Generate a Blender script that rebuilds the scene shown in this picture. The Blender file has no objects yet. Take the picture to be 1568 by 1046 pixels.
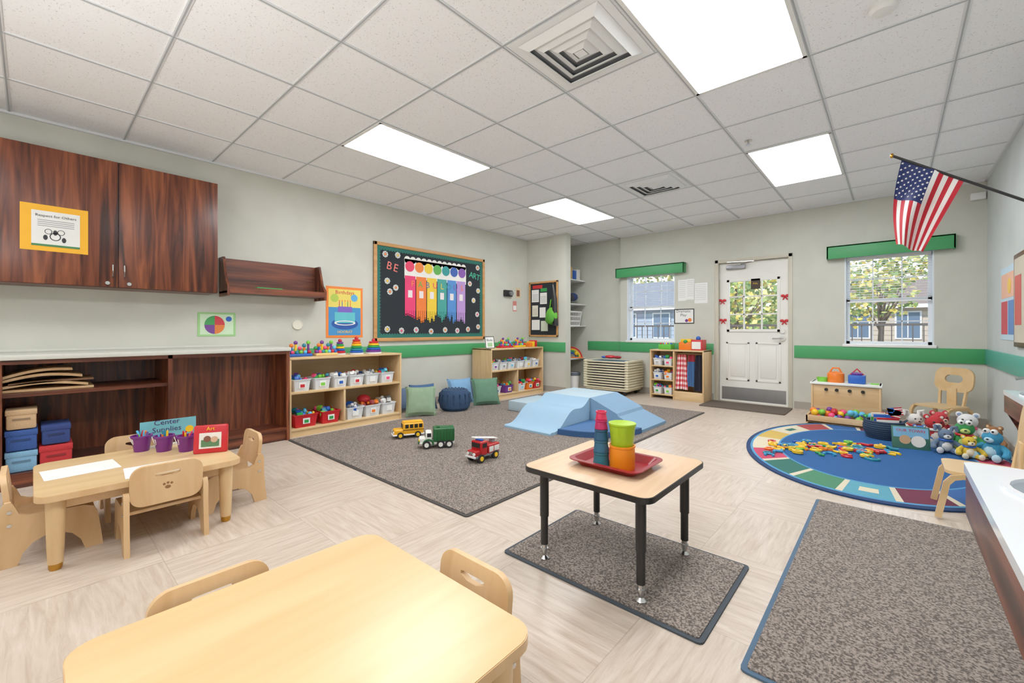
import bpy, bmesh, math, random
from mathutils import Matrix, Vector
random.seed(7)
PI=math.pi
scene=bpy.context.scene
try:
    scene.view_settings.view_transform='Standard'
    scene.view_settings.look='None'
    scene.view_settings.gamma=1.12
except Exception as e: print(e)

# ---------------------------------------------------------------- materials
def lin(c):
    return tuple(((x/255)/12.92 if x/255<=.04045 else ((x/255+.055)/1.055)**2.4) for x in c)+(1,)
_mc={}
def newmat(name):
    m=bpy.data.materials.new(name); m.use_nodes=True
    return m,m.node_tree,m.node_tree.nodes['Principled BSDF']
def P(c,rough=.5,metal=0,var=.05,scale=9,bump=0,name=None,alpha=None,emit=0,coat=0):
    key=(tuple(c),rough,metal,var,scale,bump,alpha,emit,coat)
    if key in _mc: return _mc[key]
    m,nt,b=newmat(name or 'paint_%d_%d_%d'%tuple(c))
    tc=nt.nodes.new('ShaderNodeTexCoord'); no=nt.nodes.new('ShaderNodeTexNoise'); no.inputs['Scale'].default_value=scale; no.inputs['Detail'].default_value=3
    nt.links.new(tc.outputs['Object'],no.inputs['Vector'])
    mr=nt.nodes.new('ShaderNodeMapRange'); mr.inputs['To Min'].default_value=1-var*1.6; mr.inputs['To Max'].default_value=1+var*1.6
    nt.links.new(no.outputs['Fac'],mr.inputs['Value'])
    hs=nt.nodes.new('ShaderNodeHueSaturation'); hs.inputs['Color'].default_value=lin(c)
    nt.links.new(mr.outputs['Result'],hs.inputs['Value']); nt.links.new(hs.outputs['Color'],b.inputs['Base Color'])
    b.inputs['Roughness'].default_value=rough; b.inputs['Metallic'].default_value=metal
    if coat: b.inputs['Coat Weight'].default_value=coat
    if bump:
        n2=nt.nodes.new('ShaderNodeTexNoise'); n2.inputs['Scale'].default_value=scale*12; nt.links.new(tc.outputs['Object'],n2.inputs['Vector'])
        bp=nt.nodes.new('ShaderNodeBump'); bp.inputs['Strength'].default_value=bump; bp.inputs['Distance'].default_value=.01
        nt.links.new(n2.outputs['Fac'],bp.inputs['Height']); nt.links.new(bp.outputs['Normal'],b.inputs['Normal'])
    if alpha is not None: b.inputs['Alpha'].default_value=alpha
    if emit:
        b.inputs['Emission Color'].default_value=lin(c); b.inputs['Emission Strength'].default_value=emit
    _mc[key]=m
    return m
def WOOD(name,c1,c2,axis='z',s=14,stretch=.07,rough=.4,dist=1.0,mid=None):
    m,nt,b=newmat(name)
    tc=nt.nodes.new('ShaderNodeTexCoord'); mp=nt.nodes.new('ShaderNodeMapping')
    sc=[1,1,1]; sc['xyz'.index(axis)]=stretch; mp.inputs['Scale'].default_value=sc
    no=nt.nodes.new('ShaderNodeTexNoise'); no.inputs['Scale'].default_value=s; no.inputs['Detail'].default_value=6; no.inputs['Distortion'].default_value=dist
    cr=nt.nodes.new('ShaderNodeValToRGB'); cr.color_ramp.elements[0].position=.33; cr.color_ramp.elements[1].position=.68
    cr.color_ramp.elements[0].color=lin(c1); cr.color_ramp.elements[1].color=lin(c2)
    if mid:
        e=cr.color_ramp.elements.new(.48); e.color=lin(mid)
    nt.links.new(tc.outputs['Object'],mp.inputs['Vector']); nt.links.new(mp.outputs[0],no.inputs['Vector'])
    nt.links.new(no.outputs['Fac'],cr.inputs[0]); nt.links.new(cr.outputs[0],b.inputs['Base Color'])
    b.inputs['Roughness'].default_value=rough
    return m
maple=WOOD('maple_wood',(204,166,116),(222,190,144),'z',10,.12)
mapleY=WOOD('maple_wood_y',(208,172,120),(220,188,140),'y',8,.08,rough=.28)
mapleX=WOOD('maple_wood_x',(204,166,116),(222,190,144),'x',10,.12)
ply=WOOD('birch_plywood',(204,162,112),(220,184,138),'z',9,.2)
walnut=WOOD('walnut_laminate',(50,20,11),(140,76,44),'z',12,.07,rough=.33,dist=1.8,mid=(98,46,25))
walnutY=WOOD('walnut_laminate_y',(50,20,11),(124,64,38),'y',12,.06,rough=.35,dist=1.6,mid=(88,40,22))
tabletop=WOOD('oak_laminate',(208,170,132),(224,192,158),'y',16,.06,rough=.28)

def speckle(name,c1,c2,scale,bump,lo=.4,hi=.6,rough=.9,lowvar=.1):
    m,nt,b=newmat(name)
    tc=nt.nodes.new('ShaderNodeTexCoord'); no=nt.nodes.new('ShaderNodeTexNoise'); no.inputs['Scale'].default_value=scale; no.inputs['Detail'].default_value=3
    cr=nt.nodes.new('ShaderNodeValToRGB'); cr.color_ramp.elements[0].position=lo; cr.color_ramp.elements[1].position=hi
    cr.color_ramp.elements[0].color=lin(c1); cr.color_ramp.elements[1].color=lin(c2)
    nt.links.new(tc.outputs['Object'],no.inputs['Vector']); nt.links.new(no.outputs['Fac'],cr.inputs[0])
    n2=nt.nodes.new('ShaderNodeTexNoise'); n2.inputs['Scale'].default_value=2.2; nt.links.new(tc.outputs['Object'],n2.inputs['Vector'])
    mr=nt.nodes.new('ShaderNodeMapRange'); mr.inputs['To Min'].default_value=1-lowvar; mr.inputs['To Max'].default_value=1+lowvar
    hs=nt.nodes.new('ShaderNodeHueSaturation'); nt.links.new(n2.outputs['Fac'],mr.inputs['Value']); nt.links.new(mr.outputs[0],hs.inputs['Value'])
    nt.links.new(cr.outputs[0],hs.inputs['Color']); nt.links.new(hs.outputs[0],b.inputs['Base Color'])
    b.inputs['Roughness'].default_value=rough
    if bump:
        bp=nt.nodes.new('ShaderNodeBump'); bp.inputs['Strength'].default_value=bump; bp.inputs['Distance'].default_value=.01
        nt.links.new(no.outputs['Fac'],bp.inputs['Height']); nt.links.new(bp.outputs['Normal'],b.inputs['Normal'])
    return m
rugmat=speckle('grey_loop_carpet',(80,71,65),(152,139,129),130,.5)
ceilmat=speckle('acoustic_tile',(200,203,206),(248,249,251),110,.08,.30,.37,lowvar=.01)
wallmat=speckle('painted_wall',(196,196,184),(201,201,189),3,0,rough=.5,lowvar=.02)
wallR=speckle('painted_wall_right',(194,199,198),(200,205,204),3,0,rough=.5,lowvar=.02)

def floormat():
    m,nt,b=newmat('vinyl_plank_floor'); L=nt.links.new; N=nt.nodes.new
    tc=N('ShaderNodeTexCoord')
    ch=N('ShaderNodeTexChecker'); ch.inputs['Scale'].default_value=1/.61
    ch.inputs['Color1'].default_value=(0,0,0,1); ch.inputs['Color2'].default_value=(1,1,1,1)
    mp0=N('ShaderNodeMapping'); mp0.inputs['Location'].default_value=(.1,.2,.3); L(tc.outputs['Object'],mp0.inputs[0]); L(mp0.outputs[0],ch.inputs['Vector'])
    fs=[]
    for sc in ((2.5,26,1),(26,2.5,1)):
        mp=N('ShaderNodeMapping'); mp.inputs['Scale'].default_value=sc; L(tc.outputs['Object'],mp.inputs[0])
        no=N('ShaderNodeTexNoise'); no.inputs['Scale'].default_value=1.6; no.inputs['Detail'].default_value=8; no.inputs['Roughness'].default_value=.68; no.inputs['Distortion'].default_value=.5
        L(mp.outputs[0],no.inputs['Vector']); fs.append(no)
    mx=N('ShaderNodeMix'); mx.data_type='FLOAT'; L(ch.outputs['Fac'],mx.inputs[0]); L(fs[0].outputs['Fac'],mx.inputs[2]); L(fs[1].outputs['Fac'],mx.inputs[3])
    cr=N('ShaderNodeValToRGB'); e=cr.color_ramp.elements; e[0].position=.30; e[1].position=.70
    e[0].color=lin((176,156,137)); e[1].color=lin((213,199,184)); k=e.new(.5); k.color=lin((198,181,164))
    L(mx.outputs[0],cr.inputs[0])
    br=N('ShaderNodeTexBrick'); br.offset=0; br.inputs['Scale'].default_value=1; br.inputs['Brick Width'].default_value=.61; br.inputs['Row Height'].default_value=.61
    br.inputs['Mortar Size'].default_value=.002; br.inputs['Mortar Smooth'].default_value=.2
    br.inputs['Color1'].default_value=(1,1,1,1); br.inputs['Color2'].default_value=(.94,.94,.94,1); br.inputs['Mortar'].default_value=(.74,.73,.71,1)
    L(mp0.outputs[0],br.inputs['Vector'])
    mm=N('ShaderNodeMix'); mm.data_type='RGBA'; mm.blend_type='MULTIPLY'; mm.inputs[0].default_value=1
    L(cr.outputs[0],mm.inputs[6]); L(br.outputs['Color'],mm.inputs[7]); L(mm.outputs[2],b.inputs['Base Color'])
    b.inputs['Roughness'].default_value=.34
    return m
floorm=floormat()
def emis(name,c,s):
    m=bpy.data.materials.new(name); m.use_nodes=True; nt=m.node_tree; nt.nodes.clear()
    o=nt.nodes.new('ShaderNodeOutputMaterial'); e=nt.nodes.new('ShaderNodeEmission'); e.inputs[0].default_value=c; e.inputs[1].default_value=s
    nt.links.new(e.outputs[0],o.inputs[0]); return m
def glassm():
    m=bpy.data.materials.new('window_glass'); m.use_nodes=True; nt=m.node_tree; nt.nodes.clear()
    o=nt.nodes.new('ShaderNodeOutputMaterial'); t=nt.nodes.new('ShaderNodeBsdfTransparent'); g=nt.nodes.new('ShaderNodeBsdfGlossy'); g.inputs['Roughness'].default_value=.02
    x=nt.nodes.new('ShaderNodeMixShader'); x.inputs[0].default_value=.03
    nt.links.new(t.outputs[0],x.inputs[1]); nt.links.new(g.outputs[0],x.inputs[2]); nt.links.new(x.outputs[0],o.inputs[0]); return m
glass=glassm()

# common colours
WHITE=P((235,235,232),.45,var=.01); CREAM=P((226,222,205),.45,var=.02); BLACK=P((22,22,24),.4); GREY=P((120,122,125),.5)
CHROME=P((200,200,200),.2,1,var=.01); BRASS=P((190,140,60),.3,1,var=.02); GREEN=P((64,154,92),.5,var=.02)
RED=P((200,30,40),.35); BLUE=P((30,90,185),.35); YEL=P((245,195,30),.35); GRN=P((40,150,70),.35); ORG=P((240,120,30),.35); PUR=P((110,50,140),.35); PNK=P((235,70,120),.4); TEAL=P((30,130,150),.4)
TOYS=[RED,BLUE,YEL,GRN,ORG,PUR,PNK,TEAL,P((120,200,60),.4),P((90,190,230),.4)]

# ---------------------------------------------------------------- mesh builder
def frame(o,k):
    o=Vector(o)
    ax={'L':((0,1,0),(0,0,1),(1,0,0)),'B':((1,0,0),(0,0,1),(0,-1,0)),'R':((0,-1,0),(0,0,1),(-1,0,0)),'U':((1,0,0),(0,1,0),(0,0,1))}[k]
    m=Matrix.Identity(4)
    for i in range(3):
        for j in range(3): m[j][i]=ax[i][j]
        m[i][3]=o[i]
    return m
def T(x,y,z): return Matrix.Translation((x,y,z))
def R(a,ax='Z'): return Matrix.Rotation(math.radians(a),4,ax)
def rrect(w,h,r,n=5,cx=0,cy=0):
    pts=[]
    for (sx,sy,a0) in ((1,1,0),(-1,1,90),(-1,-1,180),(1,-1,270)):
        for i in range(n+1):
            a=math.radians(a0+90*i/n); pts.append((cx+sx*(w/2-r)+r*math.cos(a),cy+sy*(h/2-r)+r*math.sin(a)))
    return pts
def circ(r,n=24,cx=0,cy=0,ry=None):
    ry=ry or r
    return [(cx+r*math.cos(2*PI*i/n),cy+ry*math.sin(2*PI*i/n)) for i in range(n)]
class MB:
    def __init__(s): s.v=[];s.f=[];s.m=[];s.mats=[];s.M=None
    def add(s,vs,fs,mat,Mx=None):
        if s.M is not None: Mx=s.M@Mx if Mx is not None else s.M
        b=len(s.v)
        for p in vs:
            p=Vector(p)
            if Mx is not None: p=Mx@p
            s.v.append(tuple(p))
        multi=isinstance(mat,list)
        for i,f in enumerate(fs):
            mm=mat[i] if multi else mat
            if mm not in s.mats: s.mats.append(mm)
            s.f.append(tuple(b+k for k in f)); s.m.append(s.mats.index(mm))
    def bm(s,bm,mat,Mx=None):
        bm.verts.ensure_lookup_table(); bm.verts.index_update()
        s.add([v.co.copy() for v in bm.verts],[[v.index for v in f.verts] for f in bm.faces],mat,Mx); bm.free()
    def box(s,lo,hi,mat,bev=0,Mx=None,seg=2):
        bm=bmesh.new(); bmesh.ops.create_cube(bm,size=1)
        for v in bm.verts:
            v.co=Vector([(lo[i]+hi[i])/2+v.co[i]*(hi[i]-lo[i]) for i in range(3)])
        if bev: bmesh.ops.bevel(bm,geom=bm.edges[:],offset=bev,segments=seg,affect='EDGES',profile=.5)
        s.bm(bm,mat,Mx)
    def cyl(s,p1,p2,r1,mat,r2=None,seg=20,Mx=None):
        r2=r1 if r2 is None else r2
        p1=Vector(p1);p2=Vector(p2);d=(p2-p1); q=d.to_track_quat('Z','Y').to_matrix()
        vs=[];
        for (p,r) in ((p1,r1),(p2,r2)):
            for i in range(seg):
                a=2*PI*i/seg; vs.append(p+q@Vector((r*math.cos(a),r*math.sin(a),0)))
        fs=[[i,(i+1)%seg,seg+(i+1)%seg,seg+i] for i in range(seg)]+[list(range(seg))[::-1],list(range(seg,2*seg))]
        s.add(vs,fs,mat,Mx)
    def sph(s,c,r,mat,seg=16,Mx=None):
        if not hasattr(r,'__len__'): r=(r,r,r)
        bm=bmesh.new(); bmesh.ops.create_uvsphere(bm,u_segments=seg,v_segments=max(6,seg*2//3),radius=1)
        for v in bm.verts: v.co=Vector([c[i]+v.co[i]*r[i] for i in range(3)])
        s.bm(bm,mat,Mx)
    def lathe(s,prof,mat,Mx=None,seg=24,cap=True):
        vs=[];n=len(prof)
        for (r,z) in prof:
            for i in range(seg):
                a=2*PI*i/seg; vs.append((r*math.cos(a),r*math.sin(a),z))
        fs=[]
        for k in range(n-1):
            for i in range(seg): fs.append([k*seg+i,k*seg+(i+1)%seg,(k+1)*seg+(i+1)%seg,(k+1)*seg+i])
        if cap: fs.append(list(range(seg))[::-1]); fs.append(list(range((n-1)*seg,n*seg)))
        s.add(vs,fs,mat,Mx)
    def prism(s,poly,z0,z1,mat,Mx=None):
        n=len(poly); vs=[(x,y,z0) for x,y in poly]+[(x,y,z1) for x,y in poly]
        fs=[[i,(i+1)%n,n+(i+1)%n,n+i] for i in range(n)]+[list(range(n))[::-1],list(range(n,2*n))]
        s.add(vs,fs,mat,Mx)
    def ring(s,outer,inner,z0,z1,mat,Mx=None):
        n=len(outer); vs=[(x,y,z0) for x,y in outer]+[(x,y,z1) for x,y in outer]+[(x,y,z0) for x,y in inner]+[(x,y,z1) for x,y in inner]
        fs=[]
        for i in range(n):
            j=(i+1)%n
            fs+=[[i,j,n+j,n+i],[2*n+i,3*n+i,3*n+j,2*n+j],[n+i,n+j,3*n+j,3*n+i],[i,2*n+i,2*n+j,j]]
        s.add(vs,fs,mat,Mx)
    def tube(s,path,r,mat,seg=8,Mx=None,closed=False):
        pts=[Vector(p) for p in path]; n=len(pts); vs=[]
        up=Vector((0,0,1))
        for i,p in enumerate(pts):
            a=pts[(i-1)%n] if (i>0 or closed) else p; b=pts[(i+1)%n] if (i<n-1 or closed) else p
            d=(b-a).normalized()
            u=up.cross(d)
            if u.length<.05: u=Vector((1,0,0)).cross(d)
            u.normalize(); w=d.cross(u)
            rr=r[i] if hasattr(r,'__len__') else r
            for k in range(seg):
                an=2*PI*k/seg+PI/seg; vs.append(p+u*rr*math.cos(an)+w*rr*math.sin(an))
        fs=[]
        for i in range(n if closed else n-1):
            j=(i+1)%n
            for k in range(seg): fs.append([i*seg+k,i*seg+(k+1)%seg,j*seg+(k+1)%seg,j*seg+k])
        if not closed: fs+=[list(range(seg))[::-1],list(range((n-1)*seg,n*seg))]
        s.add(vs,fs,mat,Mx)
    def torus(s,c,R0,r,mat,Mx=None,seg=20,ss=8):
        s.tube([(c[0]+R0*math.cos(2*PI*i/seg),c[1]+R0*math.sin(2*PI*i/seg),c[2]) for i in range(seg)],r,mat,ss,Mx,True)
    def grid(s,fn,nu,nv,mat,Mx=None):
        vs=[fn(i/nu,j/nv) for j in range(nv+1) for i in range(nu+1)]
        fs=[];ms=[]
        for j in range(nv):
            for i in range(nu):
                a=j*(nu+1)+i; fs.append([a,a+1,a+nu+2,a+nu+1]); ms.append(mat((i+.5)/nu,(j+.5)/nv) if callable(mat) else mat)
        s.add(vs,fs,ms,Mx)
    def text(s,st,size,mat,Mx,ext=.0006):
        cu=bpy.data.curves.new('t','FONT'); cu.body=st; cu.size=size; cu.extrude=ext; cu.align_x='CENTER'; cu.align_y='CENTER'; cu.resolution_u=2
        ob=bpy.data.objects.new('t',cu); scene.collection.objects.link(ob); bpy.context.view_layer.update()
        me=bpy.data.meshes.new_from_object(ob.evaluated_get(bpy.context.evaluated_depsgraph_get()))
        s.add([v.co.copy() for v in me.vertices],[list(p.vertices) for p in me.polygons],mat,Mx)
        bpy.data.objects.remove(ob); bpy.data.meshes.remove(me); bpy.data.curves.remove(cu)
    def cushion(s,w,h,t,mat,Mx,n=12):
        for sd in (1,-1):
            def fn(a,b):
                u=2*a-1; v=2*b-1
                k=max(0,(1-u**4)*(1-v**4))**.6
                px=u*(1-.07*(1-v*v)); py=v*(1-.07*(1-u*u))
                return (w/2*px,h/2*py,sd*t/2*k)
            s.grid(fn,n,n,mat,Mx)
    def done(s,name,loc=None,rot=0,angle=32):
        me=bpy.data.meshes.new(name)
        if loc is None:
            xs=[[p[i] for p in s.v] for i in range(3)]
            o=((min(xs[0])+max(xs[0]))/2,(min(xs[1])+max(xs[1]))/2,min(xs[2]))
            vs=[(p[0]-o[0],p[1]-o[1],p[2]-o[2]) for p in s.v]
        else: o=loc; vs=s.v
        me.from_pydata(vs,[],s.f)
        for m in s.mats: me.materials.append(m)
        me.polygons.foreach_set('material_index',s.m); me.polygons.foreach_set('use_smooth',[True]*len(s.f))
        b=bmesh.new(); b.from_mesh(me); bmesh.ops.recalc_face_normals(b,faces=b.faces[:]); b.to_mesh(me); b.free()
        me.set_sharp_from_angle(angle=math.radians(angle)); me.update()
        ob=bpy.data.objects.new(name,me); ob.location=o; ob.rotation_euler=(0,0,math.radians(rot)); scene.collection.objects.link(ob)
        return ob

# ---------------------------------------------------------------- room shell
XL,XR,YB,YN,YF,H=-5.02,.77,7.0,7.1,-2.2,2.74
m=MB(); m.box((XL-.15,YF-.15,-.1),(XR+.15,YB+.25,0),floorm); m.done('floor',loc=(0,0,0))
m=MB(); m.box((XL-.15,YF-.15,0),(XL,YN+.15,H),wallmat); m.done('wall_left')
m=MB(); m.box((XR,YF-.15,0),(XR+.15,YB+.25,H),wallR); m.done('wall_right')
m=MB(); m.box((XL,YF-.15,0),(XR,YF,H),wallmat); m.done('wall_front')
m=MB(); m.box((XL,6.05,0),(-4.17,6.2,H),wallmat); m.done('wall_partition')
# back wall with openings
W1=(-3.515,-2.671,.89,2.05); W2=(-.471,.355,.89,2.03); DO=(-2.05,-1.04,0,2.146)
m=MB(); m.box((XL,YN,0),(-3.64,YB+.25,H),wallmat)
def wb(x0,x1,z0,z1): m.box((x0,YB,z0),(x1,YB+.25,z1),wallmat)
wb(-3.64,W1[0],0,H); wb(W1[0],W1[1],0,W1[2]); wb(W1[0],W1[1],W1[3],H); wb(W1[1],DO[0],0,H); wb(DO[0],DO[1],DO[3],H)
wb(DO[1],W2[0],0,H); wb(W2[0],W2[1],0,W2[2]); wb(W2[0],W2[1],W2[3],H); wb(W2[1],XR,0,H)
m.done('wall_back')
# ceiling with T-bar grid
px,py,gx,gy=.664,.648,-2.37,1.828
m=MB(); m.box((XL-.15,YF-.15,H),(XR+.15,YB+.25,H+.1),ceilmat)
tb=P((222,225,227),.5,var=.01); tbd=P((170,174,178),.5,var=.01)
k=-6
while gx+k*px<XR+.1:
    x=gx+k*px
    if x>XL: m.box((x-.013,YF,H-.006),(x+.013,YN,H+.001),tb); m.box((x-.004,YF,H-.0075),(x+.004,YN,H-.006),tbd)
    k+=1
k=-8
while gy+k*py<YN:
    y=gy+k*py
    if y>YF: m.box((XL,y-.011,H-.0055),(XR,y+.011,H+.001),tb); m.box((XL,y-.004,H-.007),(XR,y+.004,H-.0055),tbd)
    k+=1
m.box((XL,YF,H-.02),(XL+.02,6.05,H),tb); m.box((-3.64,YB-.02,H-.02),(XR,YB,H),tb); m.box((XR-.02,YF,H-.02),(XR,YB,H),tb); m.box((XL,6.03,H-.02),(-4.15,6.05,H),tb)
m.done('ceiling',loc=(0,0,0))
lens=emis('led_lens',(.965,.985,1,1),16.5)
for (cx,cy) in ((-3.366,2.476),(-.71,2.476),(-.71,5.068),(-3.366,5.068),(-.71,-.116),(-3.366,-1.4)):
    m=MB(); w,l=px/2-.03,py-.03
    m.prism([(cx-w,cy-l),(cx+w,cy-l),(cx+w,cy+l),(cx-w,cy+l)],H-.014,H-.006,lens)
    for sx in (-1,1): m.box((cx+sx*(w+.01)-.012,cy-l-.02,H-.014),(cx+sx*(w+.01)+.012,cy+l+.02,H-.001),WHITE)
    for sy in (-1,1): m.box((cx-w-.02,cy+sy*(l+.01)-.012,H-.014),(cx+w+.02,cy+sy*(l+.01)+.012,H-.001),WHITE)
    m.done('ceiling_light_panel')
ventw=P((236,238,238),.4,var=.01); ventd=P((105,108,112),.6)
for (cx,cy) in ((-2.37+1.5*px,gy+.5*py),(-2.37+.5*px,gy+4.5*py)):
    m=MB(); m.box((cx-.31,cy-.31,H-.008),(cx+.31,cy+.31,H-.002),ventw)
    m.box((cx-.25,cy-.25,H-.0095),(cx+.25,cy+.25,H-.008),ventd)
    for i,a in enumerate((.265,.205,.145,.085)):
        b=a-.048
        def sq(q,z): return [(cx+sx*q,cy+sy*q,z) for sx,sy in ((-1,-1),(1,-1),(1,1),(-1,1))]
        F4=[[i_,(i_+1)%4,4+(i_+1)%4,4+i_] for i_ in range(4)]
        m.add(sq(a,H-.010)+sq(b,H-.036),F4,ventw); m.add(sq(b,H-.036)+sq(b,H-.030),F4,ventw); m.add(sq(b,H-.030)+sq(a-.004,H-.006),F4,ventw)
    m.box((cx-.03,cy-.03,H-.034),(cx+.03,cy+.03,H-.03),ventw)
    m.done('ceiling_air_vent')
m=MB(); m.lathe([(.06,0),(.06,-.02),(.045,-.035),(.01,-.04)],WHITE,T(-.04,2.9,H)); m.done('smoke_detector')
m=MB(); m.lathe([(.03,0),(.03,-.006),(.008,-.01),(.008,-.03),(.02,-.034),(.02,-.037)],CHROME,T(-.95,4.18,H)); m.done('fire_sprinkler')
# trims
z0,z1=.70,.868
m=MB(); m.box((XL,1.7,z0),(XL+.018,6.05,z1),GREEN,.004); m.done('trim_1')
m=MB(); m.box((XL+.02,6.032,z0),(-4.17,6.05,z1),GREEN,.004); m.done('trim_2')
m=MB(); m.box((-4.37,YN-.018,z0),(-3.64,YN,z1),GREEN,.004); m.box((-3.64,YB-.018,z0),(-2.07,YB,z1),GREEN,.004); m.done('trim_3')
m=MB(); m.box((-1.02,YB-.018,z0),(XR,YB,z1),GREEN,.004); m.done('trim_4')
m=MB(); m.box((XR-.018,2.3,z0),(XR,YB-.02,z1),P((70,160,140),.5,var=.02),.004); m.done('trim_5')
bb=P((160,152,142),.5,var=.02)
m=MB(); m.box((XL,YF,0),(XL+.012,6.05,.1),bb); m.done('baseboard_left')
m=MB(); m.box((-3.64,YB-.012,0),(DO[0]-.02,YB,.1),bb); m.box((DO[1]+.02,YB-.012,0),(XR,YB,.1),bb); m.done('baseboard_back')
m=MB(); m.box((XR-.012,YF,0),(XR,YB-.012,.1),bb); m.done('baseboard_right')
m=MB(); m.box((XL+.012,6.038,0),(-4.17,6.05,.1),bb); m.done('baseboard_partition')

# windows
frm=P((222,228,232),.4,var=.01)
for n,(x0,x1,a,b) in enumerate((W1,W2)):
    m=MB(); y=YB+.10; f=.035
    m.box((x0,YB-.0,a),(x0+.012,YB+.22,b),frm); m.box((x1-.012,YB,a),(x1,YB+.22,b),frm); m.box((x0,YB,b-.012),(x1,YB+.22,b),frm)
    m.box((x0-.02,YB-.03,a-.025),(x1+.02,YB+.22,a+.01),WHITE,.004)
    for (lo,hi,yy) in (((a+.01),(a+b)/2+.015,y),((a+b)/2-.015,b-.012,y+.03)):
        m.box((x0+.012,yy,lo),(x0+.012+f,yy+.03,hi),frm); m.box((x1-.012-f,yy,lo),(x1-.012,yy+.03,hi),frm)
        m.box((x0+.012,yy,lo),(x1-.012,yy+.03,lo+f),frm); m.box((x0+.012,yy,hi-f),(x1-.012,yy+.03,hi),frm)
        for i in (1,2):
            xx=x0+(x1-x0)*i/3; m.box((xx-.006,yy+.008,lo),(xx+.006,yy+.02,hi),frm)
        zz=(lo+hi)/2; m.box((x0+.02,yy+.008,zz-.006),(x1-.02,yy+.02,zz+.006),frm)
        m.box((x0+.03,yy+.013,lo+.02),(x1-.03,yy+.016,hi-.02),glass)
    top=b-.02; nsl=17
    m.box((x0+.02,YB+.03,top-.04),(x1-.02,YB+.075,top),WHITE,.003)
    for i in range(nsl):
        z=top-.06-i*.030
        m.box((x0+.025,YB+.038,z-.002),(x1-.025,YB+.066,z+.002),WHITE)
    zb=top-.06-nsl*.030
    m.box((x0+.025,YB+.04,zb-.012),(x1-.025,YB+.066,zb+.004),WHITE,.003)
    for xx in (x0+.15,x1-.15): m.cyl((xx,YB+.053,zb),(xx,YB+.053,top-.03),.0015,WHITE,seg=6)
    m.done('window_%d'%(n+1))
for (x0,x1) in ((-3.69,-2.49),(-.653,.527)):
    m=MB(); z0v,z1v=2.0,2.165
    m.box((x0,YB-.1,z0v),(x1,YB-.08,z1v),GREEN,.004); m.box((x0,YB-.1,z1v-.02),(x1,YB,z1v),GREEN,.004)
    m.box((x0,YB-.1,z0v),(x0+.02,YB,z1v),GREEN,.003); m.box((x1-.02,YB-.1,z0v),(x1,YB,z1v),GREEN,.003)
    m.done('window_valance')

# door
dfr=P((196,190,172),.45,var=.02); leaf=P((232,231,224),.4,var=.01)
m=MB(); x0,x1,_,zt=DO
m.box((x0,YB-.015,0),(x0+.05,YB+.18,zt),dfr,.004); m.box((x1-.05,YB-.015,0),(x1,YB+.18,zt),dfr,.004); m.box((x0,YB-.015,zt-.05),(x1,YB+.18,zt),dfr,.004)
lx0,lx1,lz1=x0+.055,x1-.055,zt-.055; yl=YB+.05
gx0,gx1,gz0,gz1=lx0+.1,lx1-.1,1.05,1.84
m.box((lx0,yl,.01),(gx0,yl+.045,lz1),leaf); m.box((gx1,yl,.01),(lx1,yl+.045,lz1),leaf); m.box((gx0,yl,.01),(gx1,yl+.045,gz0),leaf); m.box((gx0,yl,gz1),(gx1,yl+.045,lz1),leaf)
def rimframe(a,b,c,d,w,yy,t,mt):
    m.box((a,yy,c),(a+w,yy+t,d),mt,.004); m.box((b-w,yy,c),(b,yy+t,d),mt,.004); m.box((a,yy,c),(b,yy+t,c+w),mt,.004); m.box((a,yy,d-w),(b,yy+t,d),mt,.004)
rimframe(gx0,gx1,gz0,gz1,.04,yl-.012,.03,leaf)
for i in (1,2):
    xx=gx0+(gx1-gx0)*i/3; m.box((xx-.009,yl,gz0),(xx+.009,yl+.03,gz1),leaf)
    zz=gz0+(gz1-gz0)*i/3; m.box((gx0,yl,zz-.009),(gx1,yl+.03,zz+.009),leaf)
m.box((gx0,yl+.018,gz0),(gx1,yl+.021,gz1),glass)
mid=(lx0+lx1)/2
for (a,b) in ((lx0+.09,mid-.04),(mid+.04,lx1-.09)): rimframe(a,b,.32,.9,.03,yl-.008,.012,leaf); m.box((a+.06,yl-.006,.38),(b-.06,yl+.002,.84),leaf,.005)
m.box((lx0+.03,yl-.003,.03),(lx1-.03,yl,.22),P((150,150,152),.3,.8),.0)
m.box((lx0+.1,yl-.05,lz1-.10),(lx0+.36,yl,lz1-.04),P((150,150,155),.35,.6),.006)
m.tube([(lx0+.3,yl-.03,lz1-.03),(lx0+.5,yl-.16,lz1-.02),(lx0+.12,yl-.06,lz1+.01)],.008,CHROME)
m.cyl((lx1-.07,yl,.96),(lx1-.07,yl-.02,.96),.035,CHROME); m.cyl((lx1-.07,yl-.01,.96),(lx1-.07,yl-.05,.96),.01,CHROME); m.tube([(lx1-.07,yl-.05,.96),(lx1-.19,yl-.05,.955)],.009,CHROME)
m.cyl((lx1-.07,yl,1.06),(lx1-.07,yl-.02,1.06),.03,CHROME)
for z in (.3,1.1,1.9): m.cyl((lx0-.005,yl-.008,z-.05),(lx0-.005,yl-.008,z+.05),.008,CHROME,seg=8)
m.box((mid-.02,yl-.001,1.68),(mid+.1,yl-.012,1.83),P((60,45,35),.6)); m.text('PULL',.03,YEL,frame((mid+.04,yl-.013,1.76),'B'))
for (a,b) in ((lx0+.04,1.52),(lx0+.05,1.22),(lx1-.04,1.55),(lx1-.05,1.2)):
    for sg in (-1,1): m.sph((a+sg*.028,yl-.012,b+.012),(.028,.01,.02),RED,10); m.cyl((a,yl-.012,b),(a+sg*.028,yl-.01,b-.045),.008,RED,seg=6)
    m.sph((a,yl-.015,b),.012,RED,8)
m.done('door_1')
m=MB(); m.prism(rrect(1.05,.6,.03),0,.012,P((92,80,70),.95,bump=.4,scale=20)); m.done('door_mat',loc=(-1.55,6.62,0))

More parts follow.
